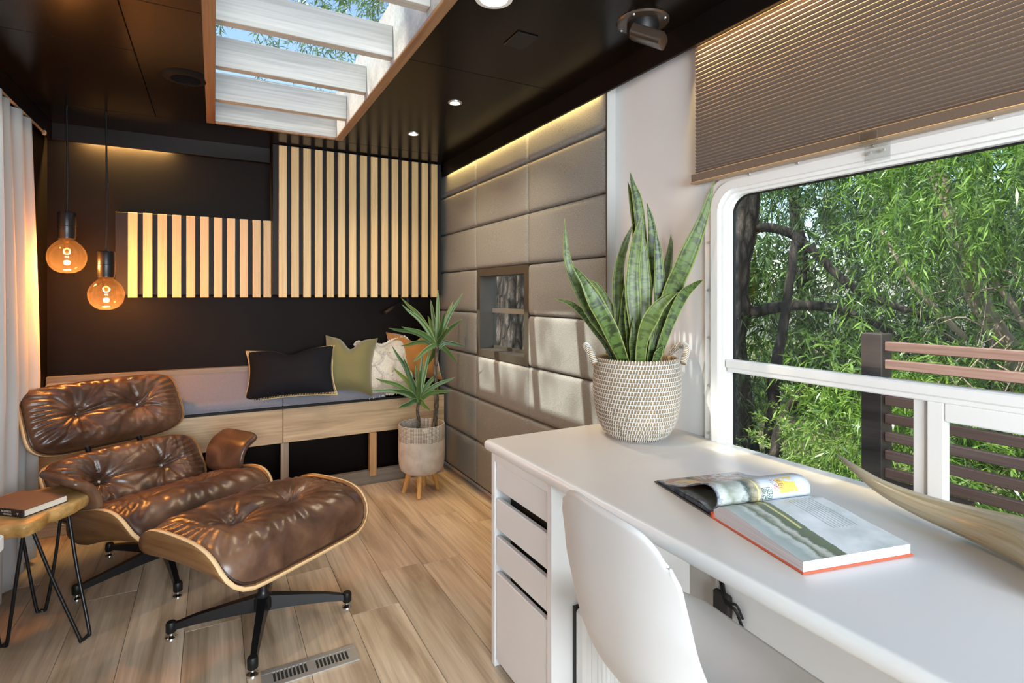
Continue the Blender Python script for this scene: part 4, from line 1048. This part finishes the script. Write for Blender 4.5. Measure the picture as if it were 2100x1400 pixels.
# pixel offsets here are only a way of writing metres in the plant's own frame
def yucca(stem_base, head, tips, srad):
    h = head
    pts = bez([stem_base, stem_base.lerp(h, .35) + Vector((.006, -.004, 0)), stem_base.lerp(h, .7) + Vector((-.004, .003, 0)), h], 40)
    MB().tube(pts, [srad * (1 + .10 * math.sin(i * 2.3)) * (1 - .25 * i / 40) for i in range(41)], 12).build('stem', M['yucca_stem'], yu, True)
    for (dx, dy, dep) in tips:
        t_ = px(dx, dy, dep); L = t_.length
        mid = t_ * .5 + U_ * (.10 * L if dy < 40 else .06 * L) * (1.0 if abs(dx) > 35 else .2)
        bs = h + U_ * random.uniform(-.03, .02)
        blade([bs, h + mid * .45 + U_ * .01, h + mid, h + t_ * .8 + U_ * .03 * L, h + t_], lambda v: .0155 * (min(1, .45 + v * 2.2)) * max(.02, (1 - v ** 2.6)), 'leaf', M['yucca_leaf'], yu, .35, 12)
rnd = random.Random(12)
yucca(px(24, 0, .03) - Vector((0, 0, .004)), px(31, -176, .02), [(0, -116, .03), (-70, -86, -.05), (-82, -100, .10), (-102, -36, .02), (-66, -42, -.12), (-80, 2, .06), (52, -110, .04), (53, -56, -.06), (56, 2, .05), (28, -92, .14), (-20, -95, .12), (-30, -60, .2), (30, -40, -.18), (-45, 30, -.1), (20, -70, -.1), (-25, 45, .12), (38, 38, .1)], .0165)
yucca(px(-6, 0, -.05) - Vector((0, 0, .004)), px(-3, -68, -.06), [(-56, -112, .02), (-28, -90, -.05), (6, -98, .05), (20, -104, .08), (10, -68, -.12), (-90, -44, .03), (-92, -26, -.08), (-46, -30, -.12), (73, -46, .04), (70, -24, -.06), (40, -55, .12), (-14, -70, .14), (30, 12, -.12), (-34, 8, -.1), (-60, -62, .12)], .0115)

# ------------------------------------------------------------------ desk and drawer unit
dk = thing('work_desk', 'long white worktop under the window with rounded front corner', 'desk', (1.13, .4, .74))
def roundslab(x0, x1, y0, y1, z0, z1, rc, re):
    """slab with a rounded corner at (x0,y1) and rounded edges."""
    poly = [(x1, y0), (x1, y1)]
    for k in range(9):
        a = R(90 + 90 * k / 8); poly.append((x0 + rc + rc * math.cos(a), y1 - rc + rc * math.sin(a)))
    poly.append((x0, y0)); n = len(poly)
    mb = MB(); rings = []
    steps = [(0, z0 + re)] if False else []
    for k in range(7):
        a = R(-90 + 180 * k / 6); steps.append((re * (1 - math.cos(a)), (z0 + z1) / 2 + math.sin(a) * (z1 - z0) / 2))
    cx, cy = (x0 + x1) / 2, (y0 + y1) / 2
    vs = []
    for ins, z in steps:
        for (x, y) in poly:
            vs.append((x + (ins if x < cx else 0), y - (ins if y > cy else 0), z))
    fs = [(i * n + j, i * n + (j + 1) % n, (i + 1) * n + (j + 1) % n, (i + 1) * n + j) for i in range(6) for j in range(n)]
    fs += [tuple(range(n))[::-1], tuple(range(6 * n, 7 * n))]
    mb.add(vs, [f[::1] for f in fs]); return mb
roundslab(.788, XR - .001, -1.2, 1.640, .708, .740, .018, .010).build('worktop', M['white_desk'], dk, True, 50, world=True)
B(1.442, 1.462, -1.2, 1.235, .001, .706).build('modesty_panel', M['white_cab'], dk, world=True)
cb = thing('drawer_unit', 'white three drawer cabinet with a lower door under desk end', 'cabinet', (1.07, 1.42, 0))
CX0, CX1, CY0, CY1 = .808, 1.335, 1.245, 1.612
def cbx(nm, *a, m='white_cab', c=.0015): return B(*a, c=c).build(nm, M[m], cb, world=True)
cbx('side_panel', CX0, CX1, CY1 - .024, CY1, .001, .7065)
cbx('side_panel', CX0, CX1, CY0, CY0 + .024, .001, .7065)
cbx('top_rail', CX0, CX1, CY0 + .024, CY1 - .024, .676, .7065)
cbx('back_panel', CX1 - .012, CX1, CY0 + .024, CY1 - .024, .02, .676)
cbx('bottom_panel', CX0 + .01, CX1 - .012, CY0 + .024, CY1 - .024, .02, .036)
B(CX0 + .06, CX0 + .07, CY0 + .024, CY1 - .024, .036, .676).build('inner_shadow_board', M['slot_dark'], cb, world=True)  # dark board put in for the shade behind the drawer gaps
g = .003
for z0, z1 in ((.587, .674), (.456, .556), (.338, .432)):
    d = cbx('drawer_front', CX0 + .004, CX0 + .022, CY0 + .024 + g, CY1 - .024 - g, z0, z1, c=.003)
    B(CX0 + .0225, CX0 + .058, CY0 + .03, CY1 - .03, z0 + .005, z1 - .055).build('drawer_box', M['white_cab'], d).location = -cb.location
cbx('lower_door', CX0 + .004, CX0 + .022, CY0 + .024 + g, CY1 - .024 - g, .024, .314, c=.003)
# vented furnace cover beside the unit
ht = thing('furnace_cover', 'white louvred heater cover on floor beside the drawer cabinet', 'heater', (1.02, 1.20, 0))
B(.880, 1.16, 1.195, 1.238, .005, .352, c=.008).build('case', M['white_plastic'], ht, world=True)
B(.878, 1.162, 1.236, 1.2445, .001, .355).build('backing_gasket', M['slot_dark'], ht, world=True)
mb = MB(); ring(mb, rrect(.905, 1.140, .05, .315, .012), rrect(.915, 1.130, .06, .305, .008), -.003, 0)
mb.v = [(p[1], 1.195 + p[0], p[2]) for p in mb.v]; mb.build('grille_frame', M['white_plastic'], ht, world=True)
for i in range(13):
    x = .925 + .015 * i
    B(x, x + .007, 1.190, 1.197, .085, .29, c=.002).build('louvre', M['white_plastic'], ht, world=True)
# cables behind the chair
cbm = MB()
for k in range(2):
    cbm.tube(bez([(1.438, 1.215 - .01 * k, .30), (1.425, 1.195 - .012 * k, .275 - .01 * k), (1.415, 1.17 - .01 * k, .25), (1.422, 1.14, .26 - .02 * k), (1.434, 1.125, .22 - .03 * k)], 16), .004 + .001 * (k % 2), 7)
o = cbm.shift((1.42, 1.07, .26)).build('cable_bundle', M['black'], None, True); o.location = (1.42, 1.07, .26)
tag(o, 'dark bundle of cables on wall under the desk', 'cable'); o['kind'] = 'stuff'
o = B(1.418, 1.4415, 1.165, 1.23, .19, .27, c=.006).build('power_box', M['slot_dark']); tag(o, 'dark power box fixed under desk behind the chair', 'power box')

# ------------------------------------------------------------------ white shell chair
wcx = thing('desk_chair', 'white moulded plastic shell chair pushed under the desk', 'chair', (.860, .812, .012), R(-4))
# centre line in (x,z): back top -> seat front ; half width and side curl along it
cl_ = bez([(-.215, 0, .805), (-.211, 0, .70), (-.203, 0, .60), (-.186, 0, .505), (-.145, 0, .437), (-.07, 0, .412), (.03, 0, .410), (.15, 0, .430), (.232, 0, .422)], 40)
def chair_fn(u, v):
    i = v * 40; k = min(int(i), 39); p = cl_[k].lerp(cl_[k + 1], i - k); t_ = (cl_[k + 1] - cl_[k]).normalized(); n = Vector((t_.z, 0, -t_.x))
    n = Vector((-t_.z, 0, t_.x)) if (-t_.z) > 0 or t_.x > .5 else n
    a = 2 * u - 1; a = math.copysign(1 - (1 - abs(a)) ** 1.25, a)
    hw = P1([(0, .152), (.03, .172), (.10, .190), (.22, .202), (.36, .212), (.50, .226), (.62, .232), (.80, .226), (.95, .205), (1, .185)], v)
    curl = P1([(0, .020), (.2, .040), (.40, .075), (.52, .085), (.66, .062), (.85, .028), (1, .0)], v)
    q = p + n * (curl * abs(a) ** 2.6)
    return (q.x, a * hw, q.z - (.030 * (abs(a) ** 5) if v < .02 else .030 * abs(a) ** 5 * max(0, 1 - v * 12)))
def P1(tab, v):
    for (a, x), (b, y) in zip(tab, tab[1:]):
        if v <= b: 
            f = (v - a) / (b - a); f = f * f * (3 - 2 * f) * .5 + f * .5; return x + (y - x) * f
    return tab[-1][1]
mb = MB(); mb.grid(chair_fn, 40, 60)
o = mb.build('seat_shell', M['white_chair'], wcx, True, 180)
md = o.modifiers.new('t', 'SOLIDIFY'); md.thickness = .007; md.offset = 0
for sx, sy in ((-1, -1), (-1, 1), (1, -1), (1, 1)):
    MB().tube([(sx * .06, sy * .08, .392), (sx * .10, sy * .12, .0015)], [.015, .010], 12).build('leg', M['oak_leg'], wcx, True, 50)
mb = MB(); mb.tube([(-.11, -.12, .34), (.11, .12, .34)], .004, 6).tube([(-.11, .12, .34), (.11, -.12, .34)], .004, 6).box(-.10, .10, -.11, .11, .388, .398, c=.003); mb.build('underframe', M['black_metal'], wcx)

# ------------------------------------------------------------------ woven basket with snake plant
BC = Vector((1.283, 1.438, .7405))
bs = thing('woven_basket', 'white and straw woven basket with two handles on the desk', 'basket', tuple(BC))
bp = [(.098, .004), (.112, .018), (.124, .040), (.134, .066), (.141, .095), (.1455, .13), (.147, .17), (.146, .205), (.1435, .235), (.141, .262)]
def brad(z):
    for (r0, z0), (r1, z1) in zip(bp, bp[1:]):
        if z <= z1: return r0 + (r1 - r0) * (z - z0) / (z1 - z0)
    return bp[-1][0]
rows = 19; dz = (.262 - .008) / (rows - 1)
mb = MB(); prof = [(.0001, .003), (.09, .003)]
for i in range(rows):
    z = .008 + dz * i; r0 = brad(z)
    prof += [(r0 - .003, z - dz * .48), (r0 + .0015, z - dz * .3), (r0 + .003, z), (r0 + .0015, z + dz * .3), (r0 - .003, z + dz * .48)]
for i in range(rows - 1, 1, -1):
    z = .008 + dz * i; r0 = brad(z) - .010; prof += [(r0, z + dz * .3), (r0 - .002, z)]
mb.lathe(prof, 72); mb.build('coil_body', M['straw'], bs, True, 180)
mb = MB(); rr = random.Random(2); ns = 92
for i in range(rows):
    z = .008 + dz * i; r0 = brad(z)
    for k in range(ns):
        a = 2 * PI * (k + .5 * (i % 2) + rr.uniform(-.08, .08)) / ns; da = .00125 / r0
        pts = []
        for (dr, zz) in ((.0008, -.62), (.0042, -.25), (.0052, 0), (.0042, .25), (.0008, .62)):
            for s_ in (-1, 1):
                an = a + s_ * da + zz * .018; pts.append(((r0 + dr) * math.cos(an), (r0 + dr) * math.sin(an), z + zz * dz))
        mb.add(pts, [(2 * q, 2 * q + 1, 2 * q + 3, 2 * q + 2) for q in range(4)])
    if i % 1 == 0:
        P = [((brad(z + dz * .5) + .0012) * math.cos(a), (brad(z + dz * .5) + .0012) * math.sin(a), z + dz * .5) for a in np.linspace(0, 2 * PI, 61)]
        if i < rows - 1: mb.tube(P, .0013, 4, False)
mb.build('white_binding', M['white_cord'], bs, False, kind='stuff')
def bhandle(a0):
    d = Vector((math.cos(a0), math.sin(a0), 0)); p = Vector((-d.y, d.x, 0))
    pts = bez([d * .141 + p * .062 + Vector((0, 0, .250)), d * .156 + p * .050 + Vector((0, 0, .280)), d * .170 + p * .022 + Vector((0, 0, .303)), d * .172 - p * .022 + Vector((0, 0, .303)), d * .156 - p * .050 + Vector((0, 0, .280)), d * .141 - p * .062 + Vector((0, 0, .250))], 30)
    h = MB().tube(pts, .0105, 10).build('handle', M['straw'], bs, True)
    mb = MB()
    for i in range(1, 30):
        c = pts[i]; t_ = (pts[min(i + 1, 30)] - pts[i - 1]).normalized(); n = t_.cross(U_).normalized(); b = t_.cross(n)
        mb.tube([c + (n * math.cos(a) + b * math.sin(a)) * .0112 + t_ * .0012 * math.sin(a) for a in np.linspace(0, 2 * PI, 11)], .0013, 4, False)
    mb.build('handle_wrap', M['white_cord'], h, kind='stuff')
ar = math.atan2(R_.y, R_.x)
bhandle(ar + R(8)); bhandle(ar + PI - R(8))
MB().lathe([(.128, .215), (.07, .222), (.0001, .225)], 24, flip=True).build('soil', M['soil'], bs, True)
sn = thing('snake_plant', 'tall snake plant with banded sword leaves standing in woven basket', 'plant', (BC.x, BC.y, BC.z + .226))
K = .00169
def sp_(x, y, d):
    t_ = 1.88 + d
    return F_ * t_ + R_ * ((x - 1050) / 1110 * t_) + U_ * ((607 - y) / 1110 * t_ + 1.22) - sn.location
def sleaf(pts, w_, tw=0.0, face=None, fold=.22):
    P = [sp_(*p) for p in pts]
    P[0] = Vector((P[0].x * 1.0, P[0].y * 1.0, .0))
    hw = w_ * K / 2 * .9
    blade(P, lambda v: hw * min(1, .62 + 1.1 * v) * max(.015, (1 - max(0, (v - .40) / .60) ** 1.6)) * (1 + .06 * math.sin(v * 17 + w_)), 'leaf', M['snake'], sn, fold, 22, tw, face)
sleaf([(1276, 745, -.02), (1257, 705, -.03), (1210, 640, -.05), (1168, 548, -.06), (1160, 500, -.06), (1158, 448, -.06)], 24, .5)
sleaf([(1288, 745, -.05), (1252, 676, -.09), (1222, 622, -.11), (1196, 575, -.12), (1172, 542, -.13)], 36, 1.2)
sleaf([(1270, 745, .0), (1240, 700, .01), (1205, 654, .02), (1172, 624, .03), (1136, 612, .03)], 20, .8)
sleaf([(1275, 745, .03), (1262, 680, .04), (1246, 622, .05), (1225, 586, .06), (1205, 572, .06)], 20, .7)
sleaf([(1292, 745, .03), (1304, 600, .03), (1314, 500, .04), (1308, 420, .04), (1298, 380, .04), (1292, 353, .04)], 28, .2)
sleaf([(1300, 745, .05), (1300, 600, .06), (1305, 480, .06), (1295, 410, .06), (1287, 371, .06)], 22, -.3)
sleaf([(1312, 745, .02), (1322, 620, .02), (1338, 520, .02), (1336, 460, .02), (1326, 414, .02)], 30, -.3)
sleaf([(1313, 745, -.05), (1300, 640, -.06), (1297, 560, -.06), (1308, 480, -.05), (1320, 430, -.05)], 34, .3)
sleaf([(1318, 745, -.01), (1322, 620, -.01), (1321, 540, -.01), (1314, 450, -.01)], 32, .1)
sleaf([(1330, 745, -.03), (1350, 640, -.03), (1352, 570, -.03), (1349, 510, -.03), (1344, 471, -.03)], 26, -.2)
sleaf([(1332, 745, .03), (1352, 640, .04), (1366, 560, .04), (1374, 510, .04), (1376, 480, .04)], 24, .2)
sleaf([(1337, 745, -.02), (1370, 620, -.04), (1402, 540, -.07), (1440, 450, -.10), (1465, 369, -.13)], 42, .1)
sleaf([(1340, 745, -.04), (1366, 680, -.06), (1398, 610, -.08), (1424, 585, -.10), (1443, 573, -.12)], 24, -.7)
sleaf([(1310, 745, -.08), (1318, 692, -.10), (1342, 640, -.12), (1368, 612, -.13), (1392, 599, -.14)], 32, -.8)
sleaf([(1272, 745, .02), (1268, 640, .03), (1268, 560, .03), (1282, 500, .04), (1300, 455, .04)], 26, .2)
sleaf([(1288, 745, .0), (1278, 680, .01), (1284, 600, .01), (1292, 540, .01)], 22, .3)
sleaf([(1300, 745, -.06), (1298, 700, -.07), (1299, 650, -.07)], 18, .3)
sleaf([(1338, 745, -.06), (1350, 725, -.07), (1361, 710, -.08)], 18, -.3)
sleaf([(1296, 745, -.03), (1290, 660, -.04), (1292, 590, -.04), (1290, 545, -.05)], 20, .2)

# ------------------------------------------------------------------ open book on the desk
ob = thing('open_book', 'open hardback picture book with orange cover lying on desk', 'book', (.945, .817, .7405), R(-12.7))
SPW = .245
B(-.003, SPW + .003, -.250, -.004, 0, .003, c=.001).build('cover', M['red_cover'], ob)
B(-.003, SPW + .003, .004, .235, .0, .003, c=.001).build('cover', M['dark_cover'], ob)
B(-.003, SPW + .003, -.006, .006, .0, .012, c=.002).build('spine', M['red_cover'], ob)
def topz(v): return P1([(0, .020), (.08, .0325), (.18, .037), (.35, .034), (.7, .026), (1, .021)], v)
mb = MB()
mb.grid(lambda u, v: (SPW * u, -.003 - .243 * v, topz(v)), 16, 30, uv=True)
mb.build('page', M['page_right'], ob, True, 180)
mb = MB(); N = 30
for x in (0, SPW):
    vs = []; 
    for k in range(N + 1):
        v = k / N; vs += [(x, -.003 - .243 * v, .003), (x, -.003 - .243 * v, topz(v) - .0003)]
    fs = [(2 * k, 2 * k + 1, 2 * k + 3, 2 * k + 2) for k in range(N)]
    mb.add(vs, fs if x else [q[::-1] for q in fs])
mb.add([(0, -.246, .003), (SPW, -.246, .003), (SPW, -.246, .0207), (0, -.246, .0207)], [(0, 1, 2, 3)])
mb.build('page_block', M['page_edge'], ob)
arch = bez([(0, .001, .018), (0, -.014, .034), (0, -.012, .055), (0, .012, .066), (0, .055, .056), (0, .115, .029), (0, .18, .012), (0, .226, .006)], 40)
mb = MB(); mb.grid(lambda u, v: (SPW * u, arch[int(round(v * 40))].y, arch[int(round(v * 40))].z), 16, 40, uv=True, flip=True)
o = mb.build('curled_page', M['page_left'], ob, True, 180); md = o.modifiers.new('t', 'SOLIDIFY'); md.thickness = .0022; md.offset = 0
for q in (.55, .3, .12):
    mb = MB(); mb.grid(lambda u, v: (SPW * u, .004 + .222 * v, .0035 + q * P1([(0, .01), (.2, .028), (.5, .022), (1, .003)], v)), 8, 20, uv=True)
    o = mb.build('page', M['page_left'], ob, True, 180)

# ------------------------------------------------------------------ horn
hp = [(1.320, .770, .838), (1.318, .725, .815), (1.312, .665, .792), (1.302, .580, .780), (1.290, .490, .779), (1.268, .420, .784), (1.235, .365, .788), (1.19, .325, .788), (1.13, .30, .785)]
hr = [.0015, .009, .0165, .0245, .0325, .0395, .043, .0445, .044]
C = bez(hp, 48); rads = []
for i in range(49):
    t_ = i / 48 * 8; k = min(int(t_), 7); rads.append(hr[k] + (hr[k + 1] - hr[k]) * (t_ - k))
C = [Vector((c.x, c.y, max(c.z, .7408 + r_ * 1.0))) for c, r_ in zip(C, rads)]
mb = MB().tube(C, rads, 24, True, uv=True).shift((1.25, .45, .7405))
o = mb.build('cow_horn', M['horn'], None, True, 60); o.location = (1.25, .45, .7405)
tag(o, 'long polished cow horn curving along the desk below window', 'horn')

# ------------------------------------------------------------------ outdoors
struct(B(-14, 22, -14, 26, -.95, -.75).build('ground', M['ground']))
rg = np.random.default_rng(5)
def leaves(name, parent, origins, dirs, lens, nper, ll, lw, m, droop=.35, spread=.8):
    """sprays of narrow leaves along arching stems: one mesh of diamonds."""
    S_ = len(origins); o = np.asarray(origins, float); d = np.asarray(dirs, float); d /= np.linalg.norm(d, axis=1)[:, None]
    s = rg.random((S_, nper)) * np.asarray(lens)[:, None]
    base = o[:, None, :] + d[:, None, :] * s[..., None]; base[..., 2] -= droop * s ** 2 / np.maximum(np.asarray(lens)[:, None], .05)
    dl = d[:, None, :] * .45 + rg.normal(0, spread * .75, (S_, nper, 3)); dl[..., 2] -= .22
    dl /= np.linalg.norm(dl, axis=2)[..., None]
    L = ll * (0.6 + .8 * rg.random((S_, nper, 1))); wv = np.cross(dl, rg.normal(0, 1, (S_, nper, 3))); wv /= np.linalg.norm(wv, axis=2)[..., None] + 1e-9
    nb = np.cross(dl, wv)
    mid = base + dl * L * .42 + nb * L * .05
    tip = base + dl * L; tip[..., 2] -= (L[..., 0] * .18)
    ww = lw * (0.7 + .6 * rg.random((S_, nper, 1)))
    V = np.stack([base, mid - wv * ww / 2, tip, mid + wv * ww / 2], axis=2).reshape(-1, 3)
    n = len(V) // 4
    off = np.array(world_loc(parent)) if parent is not None else np.zeros(3); V = V - off
    me = bpy.data.meshes.new(name); me.vertices.add(len(V)); me.vertices.foreach_set('co', V.astype(np.float32).ravel())
    q = np.arange(n)[:, None] * 4; tri = np.concatenate([q + [0, 1, 3], q + [1, 2, 3]], axis=1).reshape(-1)
    me.loops.add(len(tri)); me.loops.foreach_set('vertex_index', tri.astype(np.int32))
    me.polygons.add(len(tri) // 3); me.polygons.foreach_set('loop_start', np.arange(0, len(tri), 3, dtype=np.int32))
    me.materials.append(m); me.update(calc_edges=True); me.validate()
    ob_ = bpy.data.objects.new(name, me); COL.objects.link(ob_); ob_.parent = parent; ob_['kind'] = 'stuff'; return ob_
def cloud(c, r_, n, down=.6):
    """spray origins in an ellipsoid shell plus arching directions."""
    p = rg.normal(0, 1, (n, 3)); p /= np.linalg.norm(p, axis=1)[:, None]; k = rg.random(n) ** .45
    o = np.array(c) + p * np.array(r_) * k[:, None]
    d = p + rg.normal(0, .5, (n, 3)); d[:, 2] -= down; return o, d
def limb(t, pts, r0, r1, m, name='branch', n=10):
    C_ = bez(pts, 18); C_ = [c + Vector((random.uniform(-1, 1), random.uniform(-1, 1), 0)) * r0 * .15 - world_loc(t) for c in C_]
    return MB().tube(C_, [r0 + (r1 - r0) * i / 18 for i in range(19)], n).build(name, m, t, True, 180)
def tree(label, base, trunk, r0, r1, branches, clouds, m, nper=26, ll=.10, lw=.013, bark='bark_dark', down=.6, slen=(.25, .55), name='willow_tree', group=None):
    t = thing(name, label, 'tree' if 'shrub' not in name else 'shrub', base, 0, group)
    if trunk: limb(t, trunk, r0, r1, M[bark], 'trunk', 14)
    for pts, a, b in branches: limb(t, pts, a, b, M[bark])
    O, D = [], []
    for c, rad_, n in clouds:
        o, d = cloud(c, rad_, n, down); O.append(o); D.append(d)
    O = np.concatenate(O); D = np.concatenate(D)
    leaves('foliage', t, O, D, slen[0] + (slen[1] - slen[0]) * rg.random(len(O)), nper, ll, lw, m)
    return t
G = -.75
# dark leaning trunk seen at the left of the window
tree('dark trunked tree with bent limbs at the left of window', (5.3, 4.2, G), [(5.3, 4.15, G), (5.15, 4.20, .6), (5.2, 4.15, 1.6), (5.3, 4.0, 3.2)], .20, .14,
     [([(5.2, 4.15, 1.0), (5.6, 3.7, 1.12), (6.0, 3.3, 1.02), (6.4, 2.8, .6)], .07, .03), ([(5.2, 4.10, 2.0), (5.5, 3.7, 1.9), (5.8, 3.2, 1.3), (6.2, 2.7, 1.0)], .06, .03), ([(5.0, 3.6, G), (5.1, 3.62, .3), (5.3, 3.65, .9), (5.35, 3.55, 1.8)], .07, .04), ([(4.6, 3.3, G), (4.75, 3.3, 0), (5.0, 3.1, .5)], .06, .03)],
     [((5.9, 3.3, 2.9), (1.2, 1.0, .7), 200), ((5.0, 4.3, .35), (.35, .3, .8), 90), ((6.6, 3.0, 1.5), (.9, .8, .8), 130)], M['leaf_dark'], 30, .11, .014)
# bright drooping willow, centre and right
tree('bright drooping willow-leaved tree filling the right of window', (5.6, 1.6, G), [(5.6, 1.5, G), (5.4, 1.6, .4), (5.1, 1.9, 1.2), (4.8, 2.1, 2.4)], .10, .05,
     [([(5.3, 1.5, .4), (5.0, 1.55, .9), (4.9, 1.75, 1.35), (4.6, 2.05, 1.8)], .030, .014), ([(5.2, 1.3, .5), (4.9, 1.2, 1.0), (4.8, 1.1, 1.5)], .03, .012), ([(4.9, 1.9, .9), (4.6, 2.1, 1.3), (4.5, 2.3, 1.75)], .022, .01)],
     [((4.9, 1.75, 2.2), (.8, .75, .6), 300), ((4.9, .7, 1.9), (.9, .8, .85), 420), ((5.4, .7, 1.0), (.9, .8, .8), 330), ((4.7, 2.05, 1.75), (.45, .4, .45), 70), ((5.2, 1.9, .7), (.55, .5, .3), 100)], M['leaf_bright'], 28, .095, .0125, 'twig')
tw = MB()
for _ in range(90):
    p = Vector((rg.uniform(4.5, 5.2), rg.uniform(1.0, 2.1), rg.uniform(.6, 1.5))); d = Vector((rg.normal(0, .12), rg.normal(0, .2), rg.normal(-.1, .22)))
    tw.tube(bez([p, p + d * .5 + Vector((0, 0, .03)), p + d + Vector((0, rg.normal(0, .05), -.05))], 5), [.006, .0055, .005, .004, .003, .002], 4, False)
tw.shift((5.6, 1.6, G)).build('dry_twigs', M['twig'], bpy.data.objects['willow_tree.001'], True, 180, kind='stuff')
# low shrubs
tree('sunlit yellow green shrub low behind deck post', (5.2, 2.6, G), None, 0, 0, [], [((5.2, 2.7, -.25), (.9, 1.0, .75), 420), ((4.6, 3.0, -.55), (.8, .8, .4), 200)], M['leaf_low'], 30, .055, .016, down=-.2, slen=(.12, .3), name='low_shrub')
tree('silvery green bush low in front of deck post', (4.0, 2.1, G), None, 0, 0, [], [((4.05, 2.05, .55), (.45, .45, .32), 110), ((4.2, 1.9, -.2), (.6, .6, .6), 160)], M['leaf_bright'], 28, .10, .012, down=.2, name='low_shrub')
tree('grassy green shrub low behind deck rail slats', (5.0, .9, G), None, 0, 0, [], [((4.9, .8, -.2), (.9, 1.2, .7), 420), ((4.4, .4, -.5), (.8, .8, .35), 200)], M['leaf_mid'], 30, .08, .013, down=-.1, slen=(.12, .35), name='low_shrub')
# backdrop trees further away
bd = [(8.6, 5.6, 'deep green tree far behind the dark trunk', 'leaf_mid'), (9.0, 3.2, 'deep green tree far behind the window centre', 'leaf_dark'), (8.6, .8, 'deep green tree far behind the deck rail', 'leaf_mid'), (7.6, 8.2, 'deep green tree far left outside the little window', 'leaf_dark')]
for x, y, lb, mm in bd:
    tree(lb, (x, y, G), [(x, y, G), (x + .1, y, 1.0), (x - .1, y + .1, 3.2)], .16, .08, [([(x, y, .8), (x - .5, y - .4, 1.6), (x - .9, y - .6, 2.2)], .07, .03)],
         [((x, y, 2.6), (1.5, 1.6, 1.5), 420), ((x - .2, y, .6), (1.4, 1.6, 1.1), 360)], M[mm], 26, .17, .030, slen=(.3, .7), name='backdrop_tree')
# big trunk right outside the little window
bt = thing('bark_trunk_tree', 'thick rough barked trunk right outside the little window', 'tree', (2.42, 4.30, G))
mb = MB()
def tf(u, v):
    a = u * 2 * PI; z = -.75 + 5.2 * v
    r_ = .33 * (1 + .25 * max(0, .25 - v) * 2) + .04 * mnoise.noise(Vector((math.cos(a) * 5, math.sin(a) * 5, z * 1.6))) + .045 * abs(mnoise.noise(Vector((math.cos(a) * 9, math.sin(a) * 9, z * 2.2)))) + .022 * mnoise.noise(Vector((math.cos(a) * 14, math.sin(a) * 14, z * 4)))
    return (r_ * math.cos(a), r_ * math.sin(a), z - G)
mb.grid(tf, 140, 170, True); mb.build('trunk', M['bark'], bt, True, 180)
O, D = cloud((3.0, 6.0, 5.2), (2.6, 2.6, 1.0), 520, .5)
leaves('foliage', bt, O, D, np.full(len(O), .5), 26, .11, .018, M['leaf_mid'])
O, D = cloud((3.3, 5.4, 1.2), (.5, .8, .9), 110, .4)
# tree crowns seen through the skylight
tree('tall tree beyond the roof seen through the skylight', (.6, 10.5, G), [(.6, 10.5, G), (.9, 10.4, 2), (1.3, 10.5, 4)], .16, .06, [], [((1.4, 10.0, 6.4), (1.9, 1.4, 1.1), 150), ((1.0, 8.0, 8.4), (1.2, 1.0, .8), 70)], M['leaf_mid'], 26, .12, .018, name='tall_tree')

# deck rail
dr = thing('deck_railing', 'dark stained deck railing with square post outside the window', 'railing', (2.68, 1.38, G))
B(2.635, 2.725, 1.335, 1.425, G, 1.05, c=.004).build('post', M['deck_wood'], dr, world=True)
s = None
for k in range(9):
    z0 = .972 - .0815 * k
    B(2.655, 2.690, -2.2, 1.334, z0, z0 + .042, c=.003).build('rail_slat', M['deck_lit'], dr, world=True)
B(2.635, 2.725, -1.2, -1.11, G, 1.05, c=.004).build('post', M['deck_wood'], dr, world=True)
B(2.5, 2.66, 1.0, 1.32, .38, .40, c=.003).build('ledge', M['deck_wood'], dr, world=True)

# unseen crown added beside the roof to dapple the sun coming through the skylight
tree('unseen leafy tree added beside the left wall, shading the skylight', (-3.4, 2.2, G), [(-3.4, 2.2, G), (-3.5, 2.3, 2.5), (-3.4, 2.1, 5.6)], .16, .07, [], [((-3.1, 1.75, 6.2), (.62, .75, .5), 260), ((-3.35, 3.3, 6.2), (.45, .9, .4), 60)], M['leaf_mid'], 26, .12, .022, name='shade_tree')

# repeats share a group phrase
GROUPS = {'downlight': 'downlights in the dark ceiling', 'pendant_lamp': 'pendant bulbs at the left', 'slat_panel': 'oak slat panels on the back wall', 'seat_cushion': 'cushions along the bench', 'led_strip': 'hidden strip lights', 'willow_tree': 'trees close outside the window', 'low_shrub': 'shrubs outside the window', 'backdrop_tree': 'trees far outside the window'}
for o in COL.objects:
    if o.parent is None and 'category' in o.keys():
        k = o.name.split('.')[0]
        if k in GROUPS: o['group'] = GROUPS[k]
        elif k.endswith('_pillow'): o['group'] = 'pillows on the bench'
